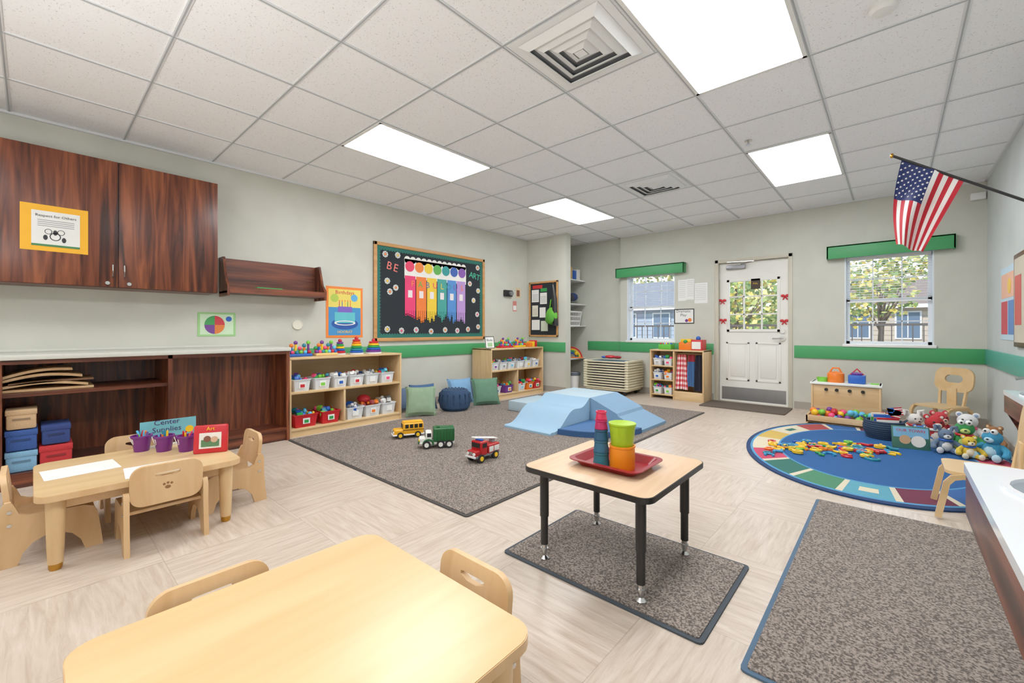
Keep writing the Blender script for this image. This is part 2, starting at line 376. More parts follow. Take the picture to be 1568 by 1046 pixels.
# exterior
m=MB(); m.box((-26,YB+.26,-.2),(24,60,-.12),speckle('concrete_patio',(165,162,155),(195,192,186),6,.1)); m.done('patio_ground')
m=MB(); dk=P((84,78,74),.6)
for z in (.12,1.15): m.box((-9,9.6,z),(6,9.64,z+.04),dk)
x=-9
while x<6: m.box((x,9.61,-.12),(x+.016,9.625,1.15),dk); x+=.13
for x in range(-9,7,2): m.box((x,9.58,-.12),(x+.07,9.66,1.28),dk)
m.done('metal_fence')
def house(xa,xb,ya,yb2,hw,hr,sc,rc):
    m=MB(); sid=P(sc,.8); tr=P((225,225,222),.6); rf=P(rc,.8)
    m.box((xa,ya,-.12),(xb,yb2,hw),sid)
    m.prism([(ya-.4,hw),(yb2+.4,hw),((ya+yb2)/2,hr)],xa-.4,xb+.4,rf,Matrix(((0,0,1,0),(1,0,0,0),(0,1,0,0),(0,0,0,1))))
    m.box((xa-.4,ya-.43,hw-.12),(xb+.4,ya-.38,hw+.03),tr)
    for k in range(int((hw)/.2)): m.box((xa,ya-.01,.05+k*.2),(xb,ya,.065+k*.2),P([int(v*.8) for v in sc],.8))
    n=int((xb-xa)/1.6)
    for k in range(n):
        x=xa+.5+k*1.6; m.box((x-.06,ya-.05,.7),(x+.76,ya-.01,1.86),tr); m.box((x,ya-.07,.76),(x+.7,ya-.04,1.8),P((90,110,130),.2)); m.box((x+.33,ya-.08,.76),(x+.36,ya-.05,1.8),tr)
    m.done('neighbor_house')
house(-13.5,-6.8,19,23,2.1,3.5,(158,168,178),(120,126,134)); house(-2.0,4.5,24,28,2.1,3.3,(186,170,150),(128,112,100))
lf=[P(c,.7,var=.15) for c in ((214,190,84),(150,168,92),(120,148,78),(175,180,100),(225,205,120),(105,132,70))]
brk=P((110,94,80),.9)
for (tx,ty,th,r,nl) in ((-3.4,13.5,3.0,1.5,1500),(-2.0,17,3.2,1.6,1300),(2.0,15.5,3,1.3,800),(4.6,17,3.4,2.2,900),(-10.5,24.5,4.6,2.4,1300),(-.6,30,5.2,3.0,1300),(-5.0,21,3.6,1.9,1200),(1.6,31,5.0,2.8,1200),(-7.6,26,4.6,2.2,1200),(-.35,19,3.3,1.0,420)):
    m=MB(); m.tube([(0,0,0),(.05,0,th*.4),(0,.05,th*.8)],[.10,.08,.03],brk)
    for i in range(10):
        a=random.uniform(0,6.28); m.tube([(0,0,th*.35+.03*i),(math.cos(a)*r*.4,math.sin(a)*r*.4,th*.6),(math.cos(a)*r*.75,math.sin(a)*r*.75,th*.85)],[.03,.02,.008],brk,5)
    for i in range(nl):
        while True:
            p=Vector((random.uniform(-1,1),random.uniform(-1,1),random.uniform(-1,1)))
            if .25<p.length<1: break
        p=Vector((p.x*r,p.y*r,p.z*r*.9+th*.72)); s=random.uniform(.03,.075)*(1 if ty<22 else 1.6)
        if p.z<.5: continue
        q=Matrix.Rotation(random.uniform(0,6),4,'X')@Matrix.Rotation(random.uniform(0,6),4,'Z')
        m.add([(-s,-s,0),(s,-s*.6,0),(s*.8,s,0),(-s*.7,s*.8,0)],[[0,1,2,3]],random.choice(lf),T(*p)@q)
    m.done('autumn_tree',loc=(tx,ty,-.12))
m=MB()
hg=[P(c,.8,var=.2) for c in ((120,140,80),(150,160,90),(95,120,70))]
for i in range(120):
    x=-24+i*.38; m.sph((x,38+random.uniform(-1,1),.6),(random.uniform(.5,.9),.6,random.uniform(1.2,2.2)),random.choice(hg),8)
m.done('distant_hedge')

# ---------------------------------------------------------------- rugs & mats
def mat_rug(x0,x1,y0,y1,name,bcol=None,t=.012):
    m=MB(); cx,cy=(x0+x1)/2,(y0+y1)/2
    b=P(bcol or (62,58,56),.8)
    o=rrect(x1-x0,y1-y0,.02,3); i=rrect(x1-x0-.035,y1-y0-.035,.01,3)
    m.ring(o,i,0,t*.6,b); m.prism(i,0,t,rugmat); return m.done(name,loc=(cx,cy,.0005))
mat_rug(-4.42,-1.83,1.66,5.83,'area_rug')
mat_rug(-1.415,-.486,1.52,2.17,'floor_mat',(58,66,74))
mat_rug(-.365,.62,1.49,3.32,'entrance_mat',(70,96,120))
# oval classroom rug
m=MB(); A,B=.93,1.37; N=144
pal=[P(c,.9,bump=.3,scale=20) for c in ((190,60,90),(210,200,172),(100,34,60),(38,100,88),(200,166,80),(40,88,150),(64,124,92),(210,200,172),(160,60,60),(80,150,170))]
navy=P((16,50,96),.9,bump=.3,scale=20); cblue=P((16,80,140),.9,bump=.3,scale=20); lblue=P((70,140,185),.9,bump=.3,scale=20); cream=P((206,196,170),.9)
bands=[1.0,.965,.945,.87,.80,.73,.715,.001]
vs=[];fs=[];ms=[]
for b in bands:
    for i in range(N): a=2*PI*i/N; vs.append((A*b*math.cos(a),B*b*math.sin(a),.010 if b>.999 else .012))
for k in range(len(bands)-1):
    for i in range(N):
        fs.append([k*N+i,k*N+(i+1)%N,(k+1)*N+(i+1)%N,(k+1)*N+i])
        seg=(i//8); q=i%8
        if k==0: c=navy
        elif k==1: c=lblue
        elif k in (2,3,4):
            c=cream if q==0 else pal[(seg*3)%10]
            if seg%3==1 and (k-2)==1 and 3<=q<=5: c=pal[(seg*3+2)%10]
        elif k==5: c=lblue
        else: c=cblue
        ms.append(c)
m.add(vs,fs,ms)
vs=[(A*math.cos(2*PI*i/N),B*math.sin(2*PI*i/N),z) for z in (0,.010) for i in range(N)]
m.add(vs,[[i,(i+1)%N,N+(i+1)%N,N+i] for i in range(N)],navy)
m.done('oval_classroom_rug',loc=(-.14,4.86,.0005))

# ---------------------------------------------------------------- left casework
cx0=-4.69
m=MB()
m.box((XL,-1.6,1.42),(cx0-.02,1.148,2.44),walnutY)
for (a,b) in ((-1.6,-.92),(-.915,-.225),(-.218,.462),(.468,1.148)):
    m.box((cx0-.02,a,1.425),(cx0,b,2.437),walnut,.002)
for y,sg in ((.43,-1),(.50,1),(-.95,-1),(-.88,1)):
    m.tube([(cx0,y,1.50),(cx0+.025,y,1.51),(cx0+.03,y,1.555),(cx0+.025,y,1.60),(cx0,y,1.61)],.005,CHROME)
for y in (.40,.53): m.cyl((cx0,y,1.455),(cx0+.012,y,1.455),.014,CHROME)
m.done('wall_cabinet')
m=MB(); F=frame((cx0+.001,.115,1.835),'L')
m.box((-.175,-.17,0),(.175,.17,.002),P((235,170,25),.6),0,F); m.box((-.12,-.135,.002),(.13,.125,.004),P((222,222,218),.6),0,F)
m.box((-.12,-.135,.004),(.13,-.12,.005),P((60,120,70),.6),0,F); m.text('Respect for Others',.027,BLACK,F@T(.005,.09,.005))
for i in range(4): m.box((-.09,.055-.014*i,.004),(.10,.060-.014*i,.0045),P((140,140,145),.6),0,F)
for (a,b,r) in ((-.035,-.025,.02),(.03,-.025,.02),(0,-.06,.03)): m.ring(circ(r,14,a,b),circ(r*.8,14,a,b),.004,.005,BLACK,F)
for (a,b) in ((-.05,-.07),(.045,-.08),(.0,-.03)): m.prism(circ(.012,10,a,b,.02),.004,.005,BLACK,F)
m.done('cabinet_notice')
# base casework
m=MB(); fx=-4.43; t=.03
ctop=P((205,205,196),.35,var=.03,scale=60)
m.box((XL,-2.0,.875),(fx+.025,1.69,.91),ctop,.004)
m.box((XL,-2.0,.91),(XL+.02,1.69,.93),ctop,.003)
for y in (-.165,.74,1.655): m.box((XL,y,0),(fx,y+t,.875),walnut)
m.box((XL,-.135,.0),(fx-.02,1.655,.10),walnutY)
m.box((XL,-.135,.1),(XL+.02,1.655,.875),walnut)
m.box((XL+.02,-.135,.62),(fx-.03,.74,.645),walnutY)
m.box((fx-.03,-.135,.845),(fx,1.655,.875),walnutY)
m.box((XL+.02,.77,.1),(fx-.30,1.655,.875),walnut)
m.box((fx-.30,.77,.1),(fx,1.655,.125),walnutY)
for y in (-2.0,-1.08): m.box((XL,y,.08),(fx,y+.91,.875),walnut,.003)
m.done('base_cabinet')
for (y,x,z,c,s) in ((-.05,-4.62,.1,(120,170,205),.145),(-.05,-4.62,.247,(45,80,150),.145),(-.05,-4.62,.394,(200,165,125),.14),(.115,-4.62,.1,(190,40,45),.16),(.115,-4.62,.262,(40,60,120),.14)):
    m=MB(); mt=P(c,.8,bump=.2); m.box((x-.13,y-s/2,z),(x+.13,y+s/2,z+s*.96),mt,.012); m.box((x+.128,y-s*.3,z+s*.45),(x+.133,y+s*.3,z+s*.55),P([int(v*.7) for v in c],.8)); m.box((x-.134,y-s/2-.004,z+s*.7),(x+.134,y+s/2+.004,z+s*.97),mt,.006); m.done('fabric_block')
# stacked curved balance boards: side profile in (Y,Z), extruded along X
m=MB(); pd=P((120,84,54),.6)
def board(yc,z,L,rise,th,tilt,mt,flip=1):
    n=14; up=[];dn=[]
    for k in range(n+1):
        s=k/n; y=-L/2+L*s; zz=rise*(math.sin(PI*s) if flip>0 else 1-math.sin(PI*s)); up.append((y,zz+th)); dn.append((y,zz))
    m.prism(up+dn[::-1],-4.80,-4.52,mt,T(0,yc,z)@R(tilt,'X')@Matrix(((0,0,1,0),(1,0,0,0),(0,1,0,0),(0,0,0,1))))
board(.08,.648,.46,.0,.016,0,ply); board(.06,.668,.44,.028,.018,0,ply); board(.10,.700,.42,.006,.014,2,pd); board(.05,.722,.40,.030,.018,3,ply); board(.03,.762,.34,.022,.018,8,ply)
m.done('curved_balance_boards')
# wall book shelf
m=MB(); 
ya,yb=1.24,2.2
sidep=[(0,0),(.27,0),(.27,.10),(.20,.17),(.12,.39),(0,.39)]
for y in (ya,yb-.022): m.prism(sidep,0,.022,walnut,Matrix(((1,0,0,XL),(0,0,1,y),(0,1,0,1.41),(0,0,0,1))))
m.box((XL,ya,1.44),(XL+.26,yb,1.46),walnutY); m.box((XL,ya,1.44),(XL+.015,yb,1.80),walnutY); m.box((XL+.25,ya+.02,1.44),(XL+.265,yb-.02,1.50),walnutY)
m.box((XL+.05,ya+.25,1.46),(XL+.22,ya+.55,1.505),GRN,.003); m.box((XL+.06,ya+.28,1.505),(XL+.2,ya+.52,1.515),GRN)
m.done('wall_shelf')
# posters on left wall
m=MB(); F=frame((XL+.001,1.222,1.135),'L')
m.box((-.16,-.118,0),(.16,.118,.003),P((150,200,130),.6),0,F); m.box((-.14,-.1,.003),(.14,.1,.004),P((200,225,190),.6),0,F)
cols=[P(c,.6) for c in ((200,50,60),(60,150,80),(110,60,140),(220,120,50))]
for k in range(4):
    pts=[(0,0)]+[(.085*math.cos(PI/2*k+PI/2*j/8),.09*math.sin(PI/2*k+PI/2*j/8)) for j in range(9)]; m.prism(pts,.004,.006,cols[k],F@T(-.02,-.005,0))
m.prism(circ(.026,16,.1,.055),.004,.006,BLUE,F); m.done('healthy_plate_poster')
m=MB(); F=frame((XL,1.99,1.14),'L'); m.prism(circ(.055,28),0,.012,CREAM,F); m.ring(circ(.055,28),circ(.048,28),.012,.016,CREAM,F); m.done('wall_cover_plate')
m=MB(); F=frame((XL+.001,2.55,1.295),'L')
m.box((-.235,-.31,0),(.235,.31,.003),P((240,130,50),.6),0,F); m.box((-.205,-.28,.003),(.205,.06,.004),P((60,140,200),.6),0,F); m.box((-.205,.06,.003),(.205,.28,.004),P((235,215,100),.6),0,F)
m.prism(circ(.17,28,0,-.14,.07),.004,.005,P((30,80,160),.6),F); m.box((-.13,-.13,.005),(.13,.0,.006),P((90,190,200),.6),0,F); m.box((-.09,.0,.005),(.09,.07,.006),P((120,90,190),.6),0,F)
m.ring(circ(.135,28,0,-.13,.03),circ(.11,28,0,-.13,.02),.006,.007,WHITE,F)
for i in range(5): m.box((-.075+.035*i,.07,.005),(-.067+.035*i,.13,.006),TOYS[i],0,F); m.prism(circ(.008,8,-.071+.035*i,.14),.005,.006,ORG,F)
m.prism(circ(.05,16,-.13,.17),.005,.006,P((180,205,80),.6),F); m.prism(circ(.045,16,.12,.18),.005,.006,P((90,170,220),.6),F)
m.text('Birthdays',.065,P((200,40,60),.6),F@T(0,.24,.005)); m.text('HOORAY',.045,YEL,F@T(0,-.24,.005)); m.done('birthday_poster')
# bulletin board
m=MB(); F=frame((XL+.001,2.93,.93),'L'); w,h=2.0,1.3
felt=P((30,36,42),.9); okf=WOOD('oak_frame',(190,132,72),(210,156,96),'y',12,.1)
m.box((0,0,0),(w,h,.01),felt,0,F)
for a in (((0,0,0),(w,.045,.03)),((0,h-.045,0),(w,h,.03)),((0,0,0),(.045,h,.03)),((w-.045,0,0),(w,h,.03))): m.box(a[0],a[1],okf,.004,F)
tl=P((30,105,92),.7)
m.ring([(.045,.045),(w-.045,.045),(w-.045,h-.045),(.045,h-.045)],[(.085,.085),(w-.085,.085),(w-.085,h-.085),(.085,h-.085)],.01,.013,tl,F)
for i in range(46):
    x=.07+i*(w-.14)/45; 
    for y in (.085,h-.085): m.prism(circ(.018,10,x,y),.0105,.0125,tl,F)
for i in range(29):
    y=.07+i*(h-.14)/28
    for x in (.085,w-.085): m.prism(circ(.018,10,x,y),.0105,.0125,tl,F)
m.box((.47,.86,.01),(1.60,1.13,.012),P((240,238,232),.7),0,F)
for i in range(12): m.prism(circ(.05,14,.515+i*.094,1.12),.0105,.012,P((240,238,232),.7),F)
cc=[P(c,.6) for c in ((235,60,100),(242,130,50),(240,205,50),(90,175,75),(35,150,150),(50,90,175),(130,80,170))]
for i in range(7): m.prism(circ(.073,24,.555+i*.16,1.03),.013,.016,cc[i],F)
sc=[P(c,.6) for c in ((235,55,110),(240,120,45),(240,200,50),(60,155,145),(75,135,205),(180,140,205))]
for i in range(6):
    x=.475+i*.187
    m.box((x,.42,.012),(x+.172,.90,.016),sc[i],0,F)
    for j in range(5):
        xx=x+.002+j*.0345; yb_=random.uniform(.26,.38); m.box((xx,yb_,.012),(xx+.028,.43,.0155),sc[i],0,F); m.prism(circ(.014,10,xx+.014,yb_),.012,.0155,sc[i],F)
    m.box((x+.05,.60,.016),(x+.12,.70,.0175),P((235,225,225),.6),0,F)
for i,ch in enumerate('FABULOUS'): m.text(ch,.12,cc[(i*2+1)%7],F@T(.60+i*.13,.79,.018))
for i,ch in enumerate('BE'): m.text(ch,.15,P((235,120,110),.6),F@T(.23+i*.1,1.0-i*.02,.014)@R(-12))
for i,ch in enumerate('ART'): m.text(ch,.13,P((70,190,150),.6),F@T(1.71+i*.075,1.02-i*.015,.014)@R(-8))
def daisy(x,y,r):
    for k in range(8):
        a=PI/4*k; m.prism(circ(r*.36,8,x+r*.6*math.cos(a),y+r*.6*math.sin(a)),.013,.016,WHITE,F)
    m.prism(circ(r*.34,10,x,y),.014,.019,random.choice([YEL,PNK,ORG]),F)
for (x,y) in ((.2,.80),(.24,.66),(.33,.72),(.17,1.15),(.36,1.16),(.2,.16),(.42,.14),(.66,.15),(.92,.13),(1.18,.15),(1.42,.14),(1.64,.16),(1.86,.2),(1.84,.4),(1.76,.62),(1.86,.78),(1.68,.88),(1.85,1.15)): daisy(x,y,.045)
m.done('bulletin_board')
# wall devices
m=MB(); m.box((XL,5.40,1.66),(XL+.05,5.60,1.77),BLACK,.01); m.cyl((XL+.05,5.53,1.715),(XL+.1,5.53,1.71),.035,GREY); m.done('wall_intercom')
m=MB(); F=frame((XL+.001,5.78,1.55),'L')
m.box((-.05,.10,0),(.08,.28,.003),P((210,190,150),.6),0,F); m.box((-.03,.13,.003),(.05,.24,.004),P((120,70,50),.6),0,F); m.box((-.13,-.14,0),(-.03,.04,.003),P((200,120,110),.6),0,F); m.box((-.12,-.12,.003),(-.04,-.04,.004),WHITE,0,F); m.done('wall_notices')

# ---------------------------------------------------------------- bookcases
def bookcase(name,x0,x1,y0,y1,h,div,shelf=.43):
    m=MB(); t=.022
    m.box((x0,y0,0),(x1,y0+t,h),maple,.004); m.box((x0,y1-t,0),(x1,y1,h),maple,.004)
    m.box((x0,y0,h-t),(x1+.005,y1,h),mapleY,.004); m.box((x0,y0+t,shelf),(x1-.005,y1-t,shelf+t),mapleY,.002); m.box((x0,y0+t,.06),(x1-.005,y1-t,.08),mapleY,.002)
    m.box((x0,y0+t,.02),(x0+.01,y1-t,h-t),mapleY); m.box((x1-.03,y0+t,0),(x1-.015,y1-t,.06),mapleY)
    m.box((x0,div,.08),(x1-.01,div+t,shelf),maple,.002)
    return m.done(name)
bookcase('toy_bookcase',-4.97,-4.48,1.70,3.0,.80,2.27)
bookcase('toy_bookcase',-4.97,-4.55,4.63,5.92,.79,5.25)
tubm=P((222,226,230),.3,var=.02); 
def tub(m,cx,cy,z,sx,sy,h,mt=None,fill=None,face='L',label=True):
    mt=mt or tubm; k=.85
    o0=rrect(sx*k,sy*k,.01,2,cx,cy); o1=rrect(sx,sy,.012,2,cx,cy); i1=rrect(sx-.008,sy-.008,.01,2,cx,cy); i0=rrect(sx*k-.008,sy*k-.008,.008,2,cx,cy)
    n=len(o0); vs=[(a,b,z) for a,b in o0]+[(a,b,z+h) for a,b in o1]+[(a,b,z+h) for a,b in i1]+[(a,b,z+.004) for a,b in i0]
    fs=[]
    for r in range(3):
        for i in range(n): j=(i+1)%n; fs.append([r*n+i,r*n+j,(r+1)*n+j,(r+1)*n+i])
    fs+=[list(range(n)),list(range(3*n,4*n))]
    m.add(vs,fs,mt)
    m.ring(rrect(sx+.012,sy+.012,.014,2,cx,cy),rrect(sx-.006,sy-.006,.01,2,cx,cy),z+h-.006,z+h+.002,mt)
    fill=fill or TOYS
    for i in range(22):
        x=cx+random.uniform(-.4,.4)*sx; y=cy+random.uniform(-.4,.4)*sy; zz=z+h*random.uniform(.7,1.25); r=random.uniform(.014,.028)
        if i%3: m.sph((x,y,zz),(r,r*random.uniform(.7,1.2),r),random.choice(fill),8)
        else: m.box((x-r,y-r,zz-r),(x+r,y+r,zz+r),random.choice(fill),.003,T(x,y,zz)@R(random.uniform(0,90))@R(random.uniform(0,60),'X')@T(-x,-y,-zz))
    if label:
        lx=sx/2*.95+.002
        Fm=frame((cx+lx,cy,z+h*.5),'L') if face=='L' else frame((cx,cy-sy/2*.95-.002,z+h*.5),'B')
        m.box((-.035,-.028,0),(.035,.028,.004),WHITE,0,Fm); m.box((-.022,-.02,.004),(.022,.012,.005),random.choice(fill),0,Fm)
CLR=[WHITE,P((180,180,175),.5),P((120,130,140),.5),BLUE]
m=MB()
for i,(y,s,f,mt) in enumerate(((1.84,.17,TOYS,None),(2.05,.17,TOYS,None),(2.25,.15,CLR,None),(2.44,.17,[RED,WHITE],None),(2.63,.16,CLR,None),(2.83,.17,TOYS,None))): tub(m,-4.62,y,.452,.22,s,.12,mt,f)
m.done('toy_storage_bins')
m=MB()
for (y,s,f,mt) in ((1.88,.24,TOYS,RED),(2.14,.20,TOYS,RED),(2.42,.2,[BLUE,WHITE,GREY],None),(2.64,.19,[P((160,60,60),.5),ORG],None),(2.85,.18,[WHITE,GREY,P((200,180,150),.5)],None)): tub(m,-4.63,y,.08,.24,s,.13,mt,f,label=True)
m.sph((-4.66,2.6,.27),(.09,.07,.05),P((190,30,40),.6),12)
m.done('toy_storage_bins')
m=MB()
for i,y in enumerate((4.76,4.95,5.14,5.36,5.56,5.77)): tub(m,-4.69,y,.452,.22,.16,.12,None,CLR if i%2 else TOYS)
for i,y in enumerate((4.79,5.07,5.38,5.6,5.79)): tub(m,-4.69,y,.08,.24,.18,.12,[None,PUR,None,ORG,RED][i],TOYS)
m.done('toy_storage_bins')
def stacker(loc,n,r0,cols,rod=True):
    m=MB(); m.lathe([(r0*1.05,0),(r0*1.05,.012),(r0*.9,.015)],WHITE)
    z=.015
    for i in range(n):
        rr=r0*(1-.5*i/n); th=.026
        m.lathe([(rr-.01,z),(rr,z+.006),(rr,z+th-.006),(rr-.01,z+th),(.01,z+th)],cols[i%len(cols)]); z+=th
    m.sph((0,0,z+.012),.022,RED,12); m.done('ring_stacking_toy',loc=loc)
stacker((-4.68,2.52,.80),6,.075,[BLUE,TEAL,GRN,YEL,ORG,RED])
stacker((-4.68,2.74,.80),5,.09,[PUR,BLUE,GRN,YEL,RED])
stacker((-4.72,2.34,.80),5,.06,[RED,BLUE,YEL,GRN,PUR])
def pegtoy(name,loc,L,n,col,rot=0):
    m=MB(); m.box((-.06,-L/2,0),(.06,L/2,.03),col,.008)
    for i in range(n):
        y=-L/2+L*(i+.5)/n; c=TOYS[i%len(TOYS)]; hh=.05+.03*(i%3)
        m.cyl((0,y,.03),(0,y,.03+hh),.012,c,seg=10); m.sph((0,y,.035+hh),.022,TOYS[(i+3)%10],10); m.sph((.03,y,.045),.02,TOYS[(i+5)%10],8)
    m.done(name,loc,rot)
pegtoy('peg_board_toy',(-4.68,1.86,.80),.26,6,BLUE); pegtoy('wooden_caterpillar_toy',(-4.66,2.14,.80),.24,7,P((225,190,120),.5))
pegtoy('peg_board_toy',(-4.74,5.14,.79),.3,7,RED); pegtoy('bead_toy',(-4.74,5.48,.79),.26,6,YEL)
m=MB()
for i,c in enumerate((ORG,YEL,RED)): m.box((-4.8,5.70+i*.066,.79),(-4.66,5.758+i*.066,.86+.02*i),c,.006)
m.done('toy_blocks')
m=MB(); F=frame((-4.7,4.76,.79),'L')@R(-8,'X'); m.box((-.10,0,0),(.10,.19,.004),WHITE,0,F); m.ring([(-.10,0),(.10,0),(.10,.19),(-.10,.19)],[(-.09,.01),(.09,.01),(.09,.18),(-.09,.18)],.004,.006,BLACK,F); m.text('Blocks',.05,BLACK,F@T(0,.13,.005)); m.box((-.05,.03,.004),(.05,.09,.006),P((160,200,150),.6),0,F); m.box((-.03,0,-.05),(.03,.02,0),WHITE,0,F); m.done('blocks_label_sign')

# pillows & pouf
def pillow(col,loc,rz,w=.38,t=.15,tilt=68):
    m=MB(); mt=P(col,.9,bump=.3,var=.1,scale=14)
    m.cushion(w,w,t,mt,R(tilt,'X')); zz=min(v[2] for v in m.v)
    m.v=[(a,b,c-zz) for a,b,c in m.v]; m.done('throw_pillow',(loc[0],loc[1],.0125),rz)
pillow((132,156,126),(-4.42,3.24,0),55); pillow((60,95,140),(-4.72,3.5,0),75,.36); pillow((90,110,140),(-4.84,3.2,0),85,.32)
pillow((90,128,104),(-4.38,4.34,0),62,.40); pillow((120,165,205),(-4.74,4.18,0),72,.38); pillow((70,90,120),(-4.88,4.42,0),85,.3)
m=MB(); mt=P((40,66,98),.9,bump=.3)
m.lathe([(.16,0),(.20,.04),(.215,.12),(.20,.22),(.17,.27),(.05,.285)],mt)
for k in range(16):
    a=2*PI*k/16; m.tube([(.165*math.cos(a),.165*math.sin(a),.01),(.218*math.cos(a),.218*math.sin(a),.12),(.205*math.cos(a),.205*math.sin(a),.22),(.12*math.cos(a),.12*math.sin(a),.282)],.008,mt,6)
m.done('floor_pouf',loc=(-4.40,3.78,.0125))

# ---------------------------------------------------------------- partition board
m=MB(); F=frame((-4.96,6.049,.96),'B'); w,h=.64,.98
m.box((0,0,0),(w,h,.01),felt,0,F)
for a in (((0,0,0),(w,.03,.025)),((0,h-.03,0),(w,h,.025)),((0,0,0),(.03,h,.025)),((w-.03,0,0),(w,h,.025))): m.box(a[0],a[1],okf,.003,F)
for (a,b,c,d,co) in ((.06,.62,.22,.84,WHITE),(.25,.58,.4,.78,WHITE),(.07,.36,.2,.56,CREAM),(.24,.34,.37,.52,WHITE),(.06,.12,.24,.3,WHITE),(.27,.1,.42,.28,P((210,220,200),.6)),(.08,.86,.3,.92,RED),(.26,.8,.4,.86,GRN)): m.box((a,b,.01),(c,d,.013),co,0,F)
for (a,b,c) in ((.06,.62,.22),(.25,.58,.4),(.07,.36,.2)):
    for k in range(5): m.box((a+.015,b+.03+.025*k,.013),(c-.015,b+.036+.025*k,.0135),GREY,0,F)
m.done('notice_board')
m=MB(); bgc=P((90,170,45),.7,bump=.2)
m.sph((-4.40,5.96,1.32),(.12,.055,.15),bgc,16); m.sph((-4.40,5.90,1.27),(.09,.035,.09),P((70,145,38),.7),14); m.tube([(-4.46,5.99,1.45),(-4.43,5.98,1.60),(-4.38,5.98,1.62),(-4.35,5.99,1.44)],.012,bgc)
m.tube([(-4.33,5.97,1.15),(-4.34,5.965,1.6),(-4.38,5.97,1.86)],[.05,.045,.02],BLACK,8); m.cyl((-4.39,6.02,1.88),(-4.39,5.96,1.90),.006,CHROME,seg=8)
m.done('backpack')
# closet shelves
m=MB()
for z in (.53,1.14,1.55,2.0): m.box((XL,6.2,z),(-4.42,YN,z+.02),WHITE,.002)
for y in (6.3,7.0):
    for z in (.53,1.14,1.55,2.0): m.prism([(0,0),(.4,0),(0,-.15)],0,.01,WHITE,Matrix(((1,0,0,XL),(0,0,1,y),(0,1,0,z),(0,0,0,1))))
m.done('closet_shelves')
m=MB()
bk=P((230,230,228),.4)
def basket(cx,cy,z,w,d,h,mt):
    for k in range(4): m.ring(rrect(w*(.85+.05*k),d*(.85+.05*k),.03,3,cx,cy),rrect(w*(.85+.05*k)-.01,d*(.85+.05*k)-.01,.028,3,cx,cy),z+h*k/3-(.01 if k else 0),z+h*k/3+.012,mt)
    o0=rrect(w*.85,d*.85,.03,3,cx,cy); o1=rrect(w,d,.03,3,cx,cy)
    for a,b in zip(o0,o1): m.tube([(a[0],a[1],z),(b[0],b[1],z+h)],.005,mt,5)
    n=9
    for i in range(n):
        q=(i+.5)/n-.5
        for (p0,p1) in (((cx+q*w*.8,cy-d*.425),(cx+q*w*.94,cy-d*.5)),((cx+w*.425,cy+q*d*.8),(cx+w*.5,cy+q*d*.94))): m.tube([(p0[0],p0[1],z),(p1[0],p1[1],z+h)],.005,mt,5)
    m.prism(rrect(w*.84,d*.84,.03,3,cx,cy),z,z+.006,mt)
basket(-4.62,6.75,1.16,.36,.5,.26,bk)
m.done('laundry_basket')
m=MB()
for i in range(12):
    c=random.choice([BLACK,P((40,60,110),.8),P((50,50,56),.8),P((30,40,70),.8),GRN]); m.sph((-4.58+random.uniform(-.1,.06),6.45+random.uniform(0,.48),1.57+.08+random.uniform(0,.10)),(.10,.12,.08),c,10)
m.done('folded_bags')
m=MB()
for i in range(5): m.box((-4.75,6.36+i*.13,2.02),(-4.48,6.47+i*.13,2.2+.03*(i%3)),[CREAM,GREY,P((200,170,120),.7),BLUE,WHITE][i],.008)
m.done('storage_boxes')
m=MB()
for i,c in enumerate((RED,YEL,GRN,BLUE)):
    m.tube([(0,(.20-.035*i)*math.cos(PI*k/12),(.20-.035*i)*math.sin(PI*k/12)) for k in range(13)],.016,c,8)
m.box((-.06,-.23,-.0),(.06,.23,.02),ORG,.005); m.sph((.03,.1,.09),.04,YEL,12); m.sph((.03,-.05,.06),.04,GRN,12)
m.done('rainbow_arch_toy',loc=(-4.56,6.8,.55),rot=-60)
m=MB(); m.lathe([(.09,0),(.115,.30),(.12,.30),(.12,.31),(.105,.31),(.085,.01)],WHITE); m.lathe([(.119,.27),(.125,.29),(.122,.325),(.115,.325)],P((90,95,110),.5),cap=False); m.done('waste_bin',loc=(-4.29,6.47,0))
# cot stack
m=MB(); cot=P((214,206,176),.5,var=.02); x0,x1,y0,y1=-4.02,-3.18,6.38,6.93
for (x,y) in ((x0+.1,y0+.08),(x1-.1,y0+.08),(x0+.1,y1-.08),(x1-.1,y1-.08)): m.cyl((x,y-.012,.03),(x,y+.012,.03),.03,BLACK); m.cyl((x,y,.04),(x,y,.08),.012,CHROME)
m.box((x0+.03,y0+.02,.07),(x1-.03,y1-.02,.10),cot,.008)
n=11
for i in range(n):
    z=.105+i*.043
    m.box((x0+.05,y0+.0,z),(x1-.05,y0+.03,z+.024),cot,.005); m.box((x0+.05,y1-.03,z),(x1-.05,y1,z+.024),cot,.005)
    for (a,b) in ((x0,x0+.07),(x1-.07,x1)): m.box((a,y0-.01,z),(b,y1+.01,z+.036),cot,.008)
    m.box((x0+.05,y0+.03,z+.010),(x1-.05,y1-.03,z+.016),P((90,120,140),.8))
    for (a,b) in ((x0+.035,y0+.02),(x1-.035,y0+.02),(x0+.035,y1-.02),(x1-.035,y1-.02)): m.cyl((a,b,z),(a,b,z+.043),.02,cot,seg=10)
m.done('stacked_nap_cots')
m=MB(); m.sph((-3.62,6.6,.62),(.10,.08,.03),RED,12); m.sph((-3.5,6.62,.615),(.07,.06,.025),P((160,30,40),.7),12); m.sph((-3.75,6.62,.61),(.06,.05,.02),BLUE,10); m.done('folded_cloths')
